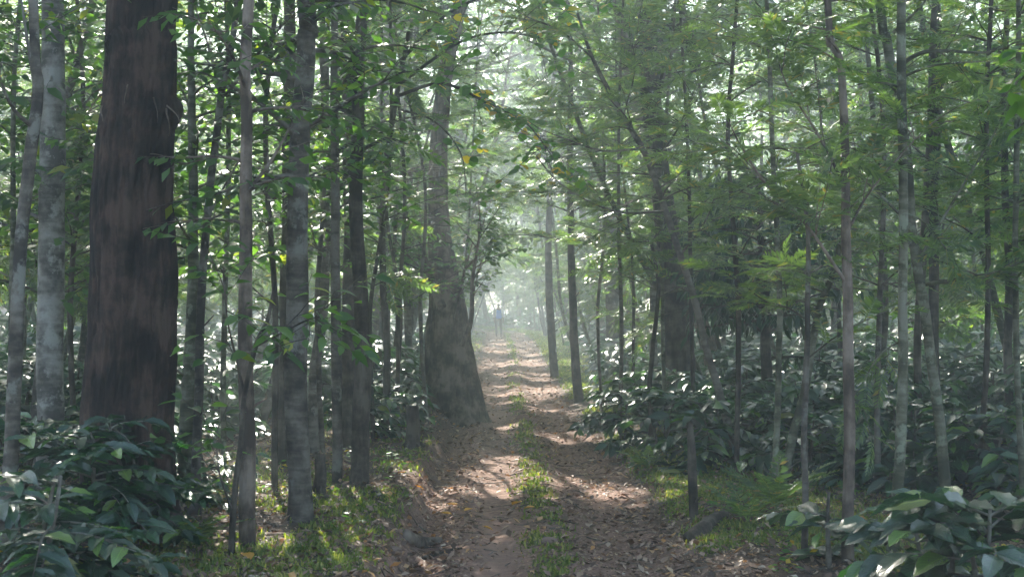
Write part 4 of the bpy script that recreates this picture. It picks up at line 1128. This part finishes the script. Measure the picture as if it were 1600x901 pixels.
def place_fern(px, py, n_, size, label, seed):
    rg = np.random.default_rng(seed)
    d = depth_of(px, py); x = (px - VX) / F * d
    root = thing('fern', label, 'fern', (x, d, Hf(x, d)))
    if 'fern' not in PIECE:
        V, Q, UV = SH['fern'][0]; mb = MB(); mb.add(V, Q, 0, UV); PIECE['fern'] = mb.mesh('fern_frond', [M['oak']])
    for i in range(n_):
        a = i * 2.4 + rg.normal(0, .2)
        R1 = orient(np.zeros((1, 3)), np.array([[math.cos(a), math.sin(a), rg.uniform(.7, 1.7)]]), np.array([[0, 0, 1.0]]), np.array([size * rg.uniform(.7, 1.1)]), rg, .1)[0]
        o_ = bpy.data.objects.new('frond', PIECE['fern']); COL.objects.link(o_); o_.parent = root
        o_.matrix_local = Matrix(((R1[0, 0], R1[0, 1], R1[0, 2], 0), (R1[1, 0], R1[1, 1], R1[1, 2], 0), (R1[2, 0], R1[2, 1], R1[2, 2], .03), (0, 0, 0, 1)))
place_fern(1212, 800, 14, .62, 'bright green fern between the leaning sapling and the thin straight pole', 1)
place_fern(1168, 820, 10, .45, 'smaller fern at the foot of the leaning sapling', 2)
place_fern(300, 860, 9, .4, 'low fern at the right foot of the massive dark red-brown trunk', 3)
place_fern(1010, 735, 9, .4, 'fern on the edge of the sunny grass under the front coffee bush', 4)
# shared coffee bush variants for the rest
COF = []
for i in range(5):
    rg = np.random.default_rng(200 + i)
    fo = coffee_foliage(rg, .98, .85, 34, .105, .235, 3)
    pos, R = fo_arrays(fo, rg, .3)
    mb = MB()
    for pts, rad_, seg_ in fo.tw: v, f = tube(pts, rad_, 4); mb.add(v, f, 0)
    stamp(mb, SH['coffee_lo'], pos, R, 1, rg)
    COF.append(mb.mesh('coffee_foliage', [M['bark_grey'], M['coffee_far']]))
ANCH = [(15, 'thin grey tree at the far left edge'), (80, 'straight pale grey trunk'), (210, 'massive dark red-brown trunk'), (312, 'forked sapling'), (386, 'straight brown trunk with reddish base'),
        (466, 'stout mottled trunk'), (528, 'narrow straight grey trunk'), (560, 'dark twin trunks'), (640, 'hazy trunks left of the buttressed tree'), (705, 'buttressed tree'),
        (895, 'slender trunk at the hazy track edge'), (962, 'broad pale hazy trunk'), (1045, 'big dark leaning trunk'), (1124, 'long leaning sapling'), (1195, 'dark drooping tree'), (1258, 'thin straight pole'),
        (1325, 'straight brown stem'), (1410, 'slim dark trunk'), (1466, 'pale lichened trunk'), (1560, 'broad-leaved bush at the right edge'), (-150, 'leaves beyond the left edge'), (1750, 'leaves beyond the right edge')]
ORD = ['nearest', 'second', 'third', 'fourth', 'fifth', 'sixth', 'seventh', 'eighth', 'ninth', 'tenth']
ACOUNT = {}
def anchored(base, x, y):
    """things come sorted by distance, so the count is their order back from the anchor"""
    px = VX + x / y * F
    a = min(ANCH, key=lambda q: abs(q[0] - px))[1]
    k = ACOUNT.get((base, a), 0); ACOUNT[(base, a)] = k + 1
    if k < 10 and y < 48: return f'{ORD[k]} {base} behind the {a}'
    return far_group(base, x, y)
SIDE = lambda x: 'left' if x < 0 else 'right'
def far_group(base, x, y):
    if y < 24: return f'{base} just behind the first trunks {SIDE(x)} of the track'
    if y < 45: return f'{base} in the middle distance {SIDE(x)} of the track'
    return f'{base} far back in the haze {SIDE(x)} of the track'
placed = []
def far_ok(x, y, mind, lst):
    for a, b in lst:
        if (a - x) ** 2 + (b - y) ** 2 < mind * mind: return False
    return True
nc = 0
first = thing('coffee_bush', 'dark glossy coffee bush', 'coffee bush', (0, 0, -50))
fk = link('foliage', COF[0], first, 'stuff')
rg = np.random.default_rng(5)
cand = []
for y in np.arange(14, 70, 1.05):
    w = .42 * y + 2
    for x in np.arange(-w, w, 1.25 + y * .012):
        xx, yy = x + rg.normal(0, .22), y + rg.normal(0, .22)
        u = xx - float(strip_x(yy))
        if -1.95 - .0 < u < 1.75: continue
        if yy < 17.5 and -3.2 < xx < 2.0: continue
        if yy < 16 and xx < 0 and rg.random() < .35: continue
        if rg.random() < (.08 if yy < 24 else .25) + (yy > 35) * .25 + (yy > 50) * .2: continue
        if any((a - xx) ** 2 + (b - yy) ** 2 < (.35 + r) ** 2 for a, b, r in TRUNKS if r > .15): continue
        cand.append((yy, xx))
cand.sort()
cand = cand[:275]
for i, (yy, xx) in enumerate(cand):
    s_ = rg.uniform(.8, 1.15)
    lab = anchored('dark glossy coffee bush', xx, yy); grp = far_group('coffee bushes', xx, yy)
    if i == 0:
        first.location = (xx, yy, Hf(xx, yy)); first.scale = (s_, s_, s_); first['label'] = lab; first['group'] = grp; continue
    r, kk = copy_thing(first, [fk], (xx, yy, Hf(xx, yy)), rg.random() * 6.28, s_, lab, grp)
    kk[0].data = COF[i % 5]
print('coffee', len(cand), time.time() - T0)

# ------------------------------------------------------------------ forest behind: three kinds of tree
def trunk_variant(seed, h, r, bark, lean=.04):
    rg = np.random.default_rng(seed)
    g = path_grow(rg, (0, 0, -.2), (rg.normal(0, lean), rg.normal(0, lean), 1), h, 12, (0, 0, .10), .11)
    v, f = tube(catmull(g, 3), np.linspace(r, r * .35, 37) * np.interp(np.arange(37), [0, 1, 3], [1.5, 1.2, 1.0]) * (1 + .25 * (rg.random(37) - .5)), 9, .12, rg, 2)
    mb = MB(); mb.add(v, f, 0)
    return mb.mesh('forest_trunk', [M[bark]]), g
def crown_variant(seed, g, zl, zh, nb_, bl, kind, size, spacing, rise=.4):
    rg = np.random.default_rng(seed)
    fo = Foliage()
    for q in range(nb_):
        z = rg.uniform(zl, zh)
        i0 = int(np.argmin(np.abs(g[:, 2] - z))); p = g[i0].copy(); p[2] = z if i0 not in (0, len(g) - 1) else p[2]
        a = q * 2.4
        L = bl * rg.uniform(.55, 1.15) * (1 - .4 * (z - zl) / (zh - zl))
        b_ = path_grow(rg, p, (math.cos(a), math.sin(a), rise + rg.normal(0, .2)), L, 6, (0, 0, -.05))
        if L > 1.0:
            for t in (2, 3, 4, 5):
                h_ = path_grow(rg, b_[t], (b_[t] - b_[t - 1]) * 3 + rg.normal(0, .35, 3), L * .4, 4, (0, 0, -.04))
                dress(fo, rg, h_, .008, kind, size, spacing, .1, tl=.3)
        dress(fo, rg, b_, .014, kind, size, spacing, .3, tl=.35)
    pos, R = fo_arrays(fo, rg, .45)
    mb = MB()
    for pts, rad_, seg_ in fo.tw: 
        if len(pts) > 4: v, f = tube(pts, rad_, 4); mb.add(v, f, 0)
    stamp(mb, SH[SHAPE[kind][1]], pos, R, 1, rg)
    me = mb.mesh('forest_crown', [M['bark_grey'], M[MATK[kind]]])
    CAN_DATA[me.name] = (fo, pos, R, kind)
    return me
KINDS = []
for i in range(4):      # young silver oaks: feathery all the way up
    tm, g = trunk_variant(300 + i, 9.5, .055, ['bark_grey', 'bark_moss', 'bark_dark', 'bark_grey'][i])
    KINDS.append(('silver_oak', tm, crown_variant(310 + i, g, 1.6, 9.3, 52, 1.5, 'oak', .36, .085), 'feathery-leaved young tree'))
for i in range(3):      # tall shade trees
    tm, g = trunk_variant(320 + i, 12, .14, ['bark_grey', 'bark_dark', 'bark_warm'][i])
    KINDS.append(('shade_tree', tm, None, 'tall straight-trunked shade tree'))
for i in range(3):      # understorey
    tm, g = trunk_variant(330 + i, 4.8, .035, 'bark_dark', .1)
    KINDS.append(('understorey_tree', tm, crown_variant(340 + i, g, 1.0, 4.7, 34, 1.25, 'broad', .15, .13), 'small bushy broad-leaved tree'))
for kk in KINDS:
    if kk[2]: print(kk[0], len(kk[2].polygons))
for i in range(4):      # slim trees leafy from head height up
    tm, g = trunk_variant(350 + i, 9.0, .05, ['bark_grey', 'bark_dark', 'bark_moss', 'bark_warm'][i])
    KINDS.append(('slim_tree', tm, crown_variant(360 + i, g, 2.0, 9.0, 50, 1.5, 'canopy', .15, .15), 'slim small-leaved tree'))
roots = []
for (nm, tm, cm, lb_) in KINDS:
    r = bpy.data.objects.new(nm, None); a = bpy.data.objects.new('trunk', tm); b = bpy.data.objects.new('crown', cm or CANOPY[0])
    b['kind'] = 'stuff'
    r['category'] = 'tree'
    roots.append((r, a, b))
rg = np.random.default_rng(12)
spots = []
for y in np.arange(12.5, 140, 1.6):
    w = .40 * y + 3
    step = 2.0 + y * .02
    for x in np.arange(-w, w, step):
        xx, yy = x + rg.normal(0, .5), y + rg.normal(0, .5)
        u = abs(xx - float(strip_x(yy)))
        if u < 1.6 + (yy < 24) * .9: continue
        if yy < 19 and abs(xx - .3) < 3.0: continue
        if yy < 15 and abs(xx) < 3.6: continue
        spots.append((yy, xx, rg.random(), rg.random(), u))
# side and rear trees that shade the place
for i, y in enumerate(np.arange(23, 112, 3.6)):
    sg = -1 if i % 2 else 1
    spots.append((y, float(strip_x(y)) + sg * (2.75 + rg.uniform(0, .8)), .70, .99, 3.0))
for i, y in enumerate(np.arange(34, 110, 4.6)):
    sg = 1 if i % 2 else -1
    spots.append((y + 1.3, float(strip_x(y)) + sg * (1.95 + rg.uniform(0, .4)), .2, .99, 3.0))
spots.sort()
ft, cnt = [], {'o': 0, 't': 0, 'u': 0, 's': 0}
for yy, xx, q, q2, u in spots:
    if q < .36: kind = 'o'
    elif q < .66: kind = 's'
    elif q < .80 and u > 2.4: kind = 't'
    elif q < .96 and u > 2.6: kind = 'u'
    else: continue
    if yy > 26 and u > 6 and q2 < .35: continue
    if yy > 42 and u > 5 and q2 < .62: continue
    if yy > 65 and u > 9 and q2 < .8: continue
    if any((a - xx) ** 2 + (b - yy) ** 2 < .55 ** 2 for a, b, r in TRUNKS): continue
    if not far_ok(xx, yy, 1.25, ft): continue
    if kind == 't' and yy < 30 and q2 < .6: continue
    if cnt[kind] >= 285: continue
    cnt[kind] += 1; ft.append((xx, yy))
    pick = {'o': rg.integers(0, 4), 't': rg.integers(4, 7), 'u': rg.integers(7, 10), 's': rg.integers(10, 14)}[kind]
    r0, a0, b0 = roots[int(pick)]
    lb_ = KINDS[int(pick)][3]
    s_ = rg.uniform(.8, 1.25)
    r, kk = copy_thing(r0, [a0, b0], (xx, yy, Hf(xx, yy)), 0, s_, anchored(lb_, xx, yy), far_group(lb_ + 's', xx, yy))
    tilt = math.radians(rg.uniform(6, 17) if u < 4.5 else rg.uniform(-3, 4)) * (1 if xx < float(strip_x(yy)) else -1)
    r.rotation_euler = (Matrix.Rotation(tilt, 4, 'Y') @ Matrix.Rotation(rg.uniform(-.06, .06), 4, 'X') @ Matrix.Rotation(rg.random() * 6.28, 4, 'Z')).to_euler()
    if kind == 't':
        kk[1].data = CANOPY[int(rg.integers(4))]; kk[1].location = (0, 0, 6.0); kk[1].rotation_euler[2] = rg.random() * 6
    carve(kk[1], r)
for r, a, b in roots:
    bpy.data.objects.remove(r); bpy.data.objects.remove(a); bpy.data.objects.remove(b)
print('forest', cnt, N_CARVED, time.time() - T0)

# the wood goes on beside and behind the camera
nf_ = 15000
fx = rng.uniform(-30, 30, nf_); fy = rng.uniform(-22, 45, nf_); fz = 3.5 + 11 * rng.random(nf_)
k = (np.abs(fx) > 1.5) & (np.abs(fx) > .44 * fy + 1.0) & (fz > 3.5 + 0 * fx) & (rng.random(nf_) < sst(.3, .5, fbm(fx * .35 + fz * .2, fy * .35, 521, 3)))
fx, fy, fz = fx[k], fy[k], fz[k]; nf_ = len(fx)
p_ = np.stack([fx, fy, fz], -1)
p_ = p_[~blocked(p_)]; nf_ = len(p_)
R_ = orient(p_, rng.normal(0, 1, (nf_, 3)), np.tile([0, 0, 1.0], (nf_, 1)), rng.uniform(.35, .8, nf_), rng, .6)
mb = MB(); stamp(mb, SH['canopy'], p_, R_, 0, rng)
for i in range(90):
    x_, y_ = rng.uniform(-28, 28), rng.uniform(-20, 40)
    if abs(x_) < max(2.5, .46 * y_ + 1.5): continue
    r_ = rng.uniform(.05, .2)
    v, f = tube(path_grow(rng, (x_, y_, Hf(x_, y_) - .2), (rng.normal(0, .05), 0, 1), 12, 5, (0, 0, .03), .05), np.linspace(r_, r_ * .4, 6), 6); mb.add(v, f, 1)
o_ = link('surrounding_woods', mb.mesh('surrounding_woods', [M['canopy'], M['bark_dark']]), kind='stuff', label='the same wood going on to both sides beyond the picture edge'); o_['category'] = 'woods'

# far-off wood and undergrowth that read as one mass
nf_ = 84000
fx = rng.uniform(-60, 60, nf_); fy = rng.uniform(52, 150, nf_); fz = rng.random(nf_) ** .8 * 30
k = ((fy > 126) | ((fy > 92) & ((np.abs(fx) > 4 + 3 * rng.random(nf_)) | (fz > 9))) | (np.abs(fx) > 9 + .05 * fy + 3 * rng.random(nf_))) & (rng.random(nf_) < sst(.25, .55, fbm(fx * .25, fz * .3 + fy * .1, 501, 3)))
fx, fy, fz = fx[k], fy[k], fz[k]
p_ = np.stack([fx, fy, H(fx, fy) + fz], -1); p_ = p_[~blocked(p_)]; nf_ = len(p_)
R_ = orient(p_, rng.normal(0, 1, (nf_, 3)), rng.normal(0, 1, (nf_, 3)), rng.uniform(.5, 1.5, nf_), rng, .5)
mb = MB(); stamp(mb, SH['canopy'], p_, R_, 0, rng)
for i in range(150):
    x_, y_ = rng.uniform(-70, 70), rng.uniform(124, 148)
    r_ = rng.uniform(.08, .25)
    v, f = tube(path_grow(rng, (x_, y_, Hf(x_, y_) - .2), (rng.normal(0, .05), 0, 1), 14, 5, (0, 0, .03), .05), np.linspace(r_, r_ * .4, 6), 6); mb.add(v, f, 1)
o_ = link('distant_woods', mb.mesh('distant_woods', [M['canopy'], M['bark_dark']]), kind='stuff', label='far-off wood closing the end of the track in the haze'); o_['category'] = 'woods'
nf_ = 90000
fx = rng.uniform(-45, 45, nf_); fy = 24 + 102 * rng.random(nf_) ** 1.1
k = (np.abs(fx - strip_x(fy)) > 1.9 + .5 * fbm(fy * .4, fx * 0, 511, 2)) & (np.abs(fx) < .42 * fy) & (rng.random(nf_) < sst(.28, .46, fbm(fx * .5, fy * .5, 513, 3)))
fx, fy = fx[k], fy[k]; nf_ = len(fx)
p_ = np.stack([fx, fy, H(fx, fy) + .1 + ((1.4 + 1.6 * sst(3, 6, np.abs(fx))) * fbm(fx * .9, fy * .9, 515, 2)) * rng.random(nf_) ** .7], -1)
az = rng.random(nf_) * 6.28
R_ = orient(p_, np.stack([np.cos(az), np.sin(az), rng.uniform(-.4, .3, nf_)], -1), np.tile([0, 0, 1.0], (nf_, 1)), rng.uniform(.18, .3, nf_) * (1 + fy / 120), rng, .4)
mb = MB(); stamp(mb, SH['canopy'], p_, R_, 0, rng)
o_ = link('undergrowth', mb.mesh('undergrowth', [M['coffee_far']]), kind='stuff', label='low glossy undergrowth between the trees far back on both sides'); o_['category'] = 'undergrowth'

# ------------------------------------------------------------------ the person far up the track
def skin_mesh(name, verts, edges, radii, mat, sub=1, rootv=0):
    me = bpy.data.meshes.new(name); me.from_pydata(verts, edges, [])
    ob = bpy.data.objects.new(name, me); COL.objects.link(ob)
    md = ob.modifiers.new('Skin', 'SKIN')
    for i, r in enumerate(radii):
        sv = me.skin_vertices[0].data[i]
        sv.radius = r if hasattr(r, '__len__') else (r, r)
        sv.use_root = (i == rootv)
    md.use_smooth_shade = True
    sb = ob.modifiers.new('Sub', 'SUBSURF'); sb.levels = sub; sb.render_levels = sub
    dg = bpy.context.evaluated_depsgraph_get()
    new = bpy.data.meshes.new_from_object(ob.evaluated_get(dg))
    new.name = name
    bpy.data.objects.remove(ob)
    new.materials.clear(); new.materials.append(M[mat])
    for p_ in new.polygons: p_.use_smooth = True
    return new
pd = 75.0; pxx = (779 - VX) / F * pd
person = thing('person', 'person far up the track in a white shirt with a blue backpack', 'person', (pxx, pd, Hf(pxx, pd)))
# seen from behind, walking away (+Y is forward); right foot forward
bv = [(0, 0, .95), (0, .01, 1.12), (0, .0, 1.30), (0, .0, 1.44), (0, .02, 1.52), (0, .03, 1.62), (0, .03, 1.70),
      (-.10, 0, .90), (-.12, .03, .50), (-.12, -.06, .09), (-.12, .07, .04),
      (.10, 0, .90), (.13, .12, .50), (.13, .12, .09), (.13, .27, .04),
      (-.19, 0, 1.41), (-.26, .0, 1.15), (-.24, .10, .92), (-.23, .15, .84), (-.22, .18, .77),
      (.19, 0, 1.41), (.26, -.02, 1.15), (.25, .06, .92), (.25, .10, .84), (.245, .12, .77)]
be = [(0, 1), (1, 2), (2, 3), (3, 4), (4, 5), (5, 6), (0, 7), (7, 8), (8, 9), (9, 10), (0, 11), (11, 12), (12, 13), (13, 14),
      (3, 15), (15, 16), (16, 17), (17, 18), (18, 19), (3, 20), (20, 21), (21, 22), (22, 23), (23, 24)]
br = [(.15, .10), (.14, .10), (.16, .10), (.12, .08), .055, (.075, .09), (.07, .08), .085, .058, .04, .03, .085, .058, .04, .03,
      .055, .042, .034, .032, .016, .055, .042, .034, .032, .016]
link('body', skin_mesh('body', bv, be, br, 'skin', 2), person)
for sx, base, dy in ((-1, (-.22, .18, .77), 0), (1, (.245, .12, .77), 0)):
    for q, (ox, ln) in enumerate(((-.022, .06), (-.008, .075), (.008, .072), (.022, .058))):
        g = np.array([(base[0] + ox * .4, base[1] + ox, base[2] + .01), (base[0] + ox * .5, base[1] + ox + .01, base[2] - ln * .5), (base[0] + ox * .5 - sx * .012, base[1] + ox + .015, base[2] - ln)])
        v, f = tube(g, [.009, .008, .006], 6); mb = MB(); mb.add(v, f, 0); link('finger', mb.mesh('finger', [M['skin']]), person)
    g = np.array([(base[0], base[1] + .03, base[2] + .05), (base[0] - sx * .02, base[1] + .055, base[2] + .02), (base[0] - sx * .025, base[1] + .06, base[2] - .01)])
    v, f = tube(g, [.011, .01, .007], 6); mb = MB(); mb.add(v, f, 0); link('thumb', mb.mesh('thumb', [M['skin']]), person)
sh = [0, 1, 2, 3, 15, 16, 17, 20, 21, 22]
ix = {v: i for i, v in enumerate(sh)}
sv_ = [bv[i] for i in sh]; sv_[ix[17]] = (-.25, .06, 1.0); sv_[ix[22]] = (.255, .03, 1.0)
se = [(ix[a], ix[b]) for a, b in [(0, 1), (1, 2), (2, 3), (3, 15), (15, 16), (16, 17), (3, 20), (20, 21), (21, 22)]]
link('shirt', skin_mesh('shirt', sv_, se, [(.175, .125), (.165, .12), (.185, .12), (.15, .10), .07, .058, .05, .07, .058, .05], 'shirt', 2), person)
tr_ = [0, 7, 8, 9, 11, 12, 13]
ix = {v: i for i, v in enumerate(tr_)}
link('trousers', skin_mesh('trousers', [bv[i] for i in tr_], [(ix[a], ix[b]) for a, b in [(0, 7), (7, 8), (8, 9), (0, 11), (11, 12), (12, 13)]], [(.165, .12), .105, .078, .062, .105, .078, .062], 'trousers', 2), person)
link('hair', skin_mesh('hair', [(0, .0, 1.60), (0, .01, 1.68), (0, .035, 1.735)], [(0, 1), (1, 2)], [(.07, .05), (.092, .10), (.06, .075)], 'hair', 2), person)
for i in (10, 14):
    x_, y_, z_ = bv[i]
    link('shoe', skin_mesh('shoe', [(x_, y_ - .13, .05), (x_, y_ - .04, .045), (x_, y_ + .07, .035)], [(0, 1), (1, 2)], [.045, .048, .038], 'shoe', 1), person)
for sx in (-1, 1):      # ears and straps
    link('ear', skin_mesh('ear', [(sx * .083, .03, 1.63), (sx * .088, .025, 1.65), (sx * .085, .03, 1.67)], [(0, 1), (1, 2)], [.01, .014, .01], 'skin', 1), person)
import bmesh
bm = bmesh.new(); bmesh.ops.create_cube(bm, size=1)
for v in bm.verts: v.co = Vector((v.co.x * (.31 if v.co.z < 0 else .25), v.co.y * .15, v.co.z * .46))
bmesh.ops.bevel(bm, geom=list(bm.edges), offset=.045, segments=3, affect='EDGES')
me = bpy.data.meshes.new('backpack'); bm.to_mesh(me); bm.free(); me.materials.append(M['bag'])
bag = thing('backpack', 'blue backpack on the back of the person far up the track', 'backpack', (pxx + .02, pd - .19, Hf(pxx, pd) + 1.17), 0, None, me)
for sx in (-1, 1):
    g = catmull(np.array([(sx * .09, .05, .2), (sx * .11, .17, .27), (sx * .12, .30, .16), (sx * .12, .30, -.02), (sx * .13, .06, -.17)]), 5)
    v, f = tube(g, np.full(len(g), .016), 6); mb = MB(); mb.add(v, f, 0); link('strap', mb.mesh('strap', [M['bag']]), bag)

# ------------------------------------------------------------------ haze
m, nt, n, l = nmat('morning_haze')
pv = n.new('ShaderNodeVolumePrincipled')
pv.inputs['Color'].default_value = (.80, .92, 1.0, 1)
pv.inputs['Density'].default_value = HAZE_DENSITY
pv.inputs['Anisotropy'].default_value = HAZE_G
o = n.new('ShaderNodeOutputMaterial'); l.new(pv.outputs[0], o.inputs['Volume'])
bm = bmesh.new(); bmesh.ops.create_cube(bm, size=1)
x0, x1, y0, y1, z0, z1 = -125, 125, -35, 265, -2.5, 34
for v in bm.verts: v.co = Vector(((x0 + x1) / 2 + v.co.x * (x1 - x0), (y0 + y1) / 2 + v.co.y * (y1 - y0), (z0 + z1) / 2 + v.co.z * (z1 - z0)))
me = bpy.data.meshes.new('haze'); bm.to_mesh(me); bm.free(); me.materials.append(m)
hz = link('haze', me, kind='stuff', label='pale blue-grey morning haze filling the air between the trees'); hz['category'] = 'haze'
print('objects', len(SC.objects), 'tris', sum(len(m_.polygons) for m_ in bpy.data.meshes), time.time() - T0)
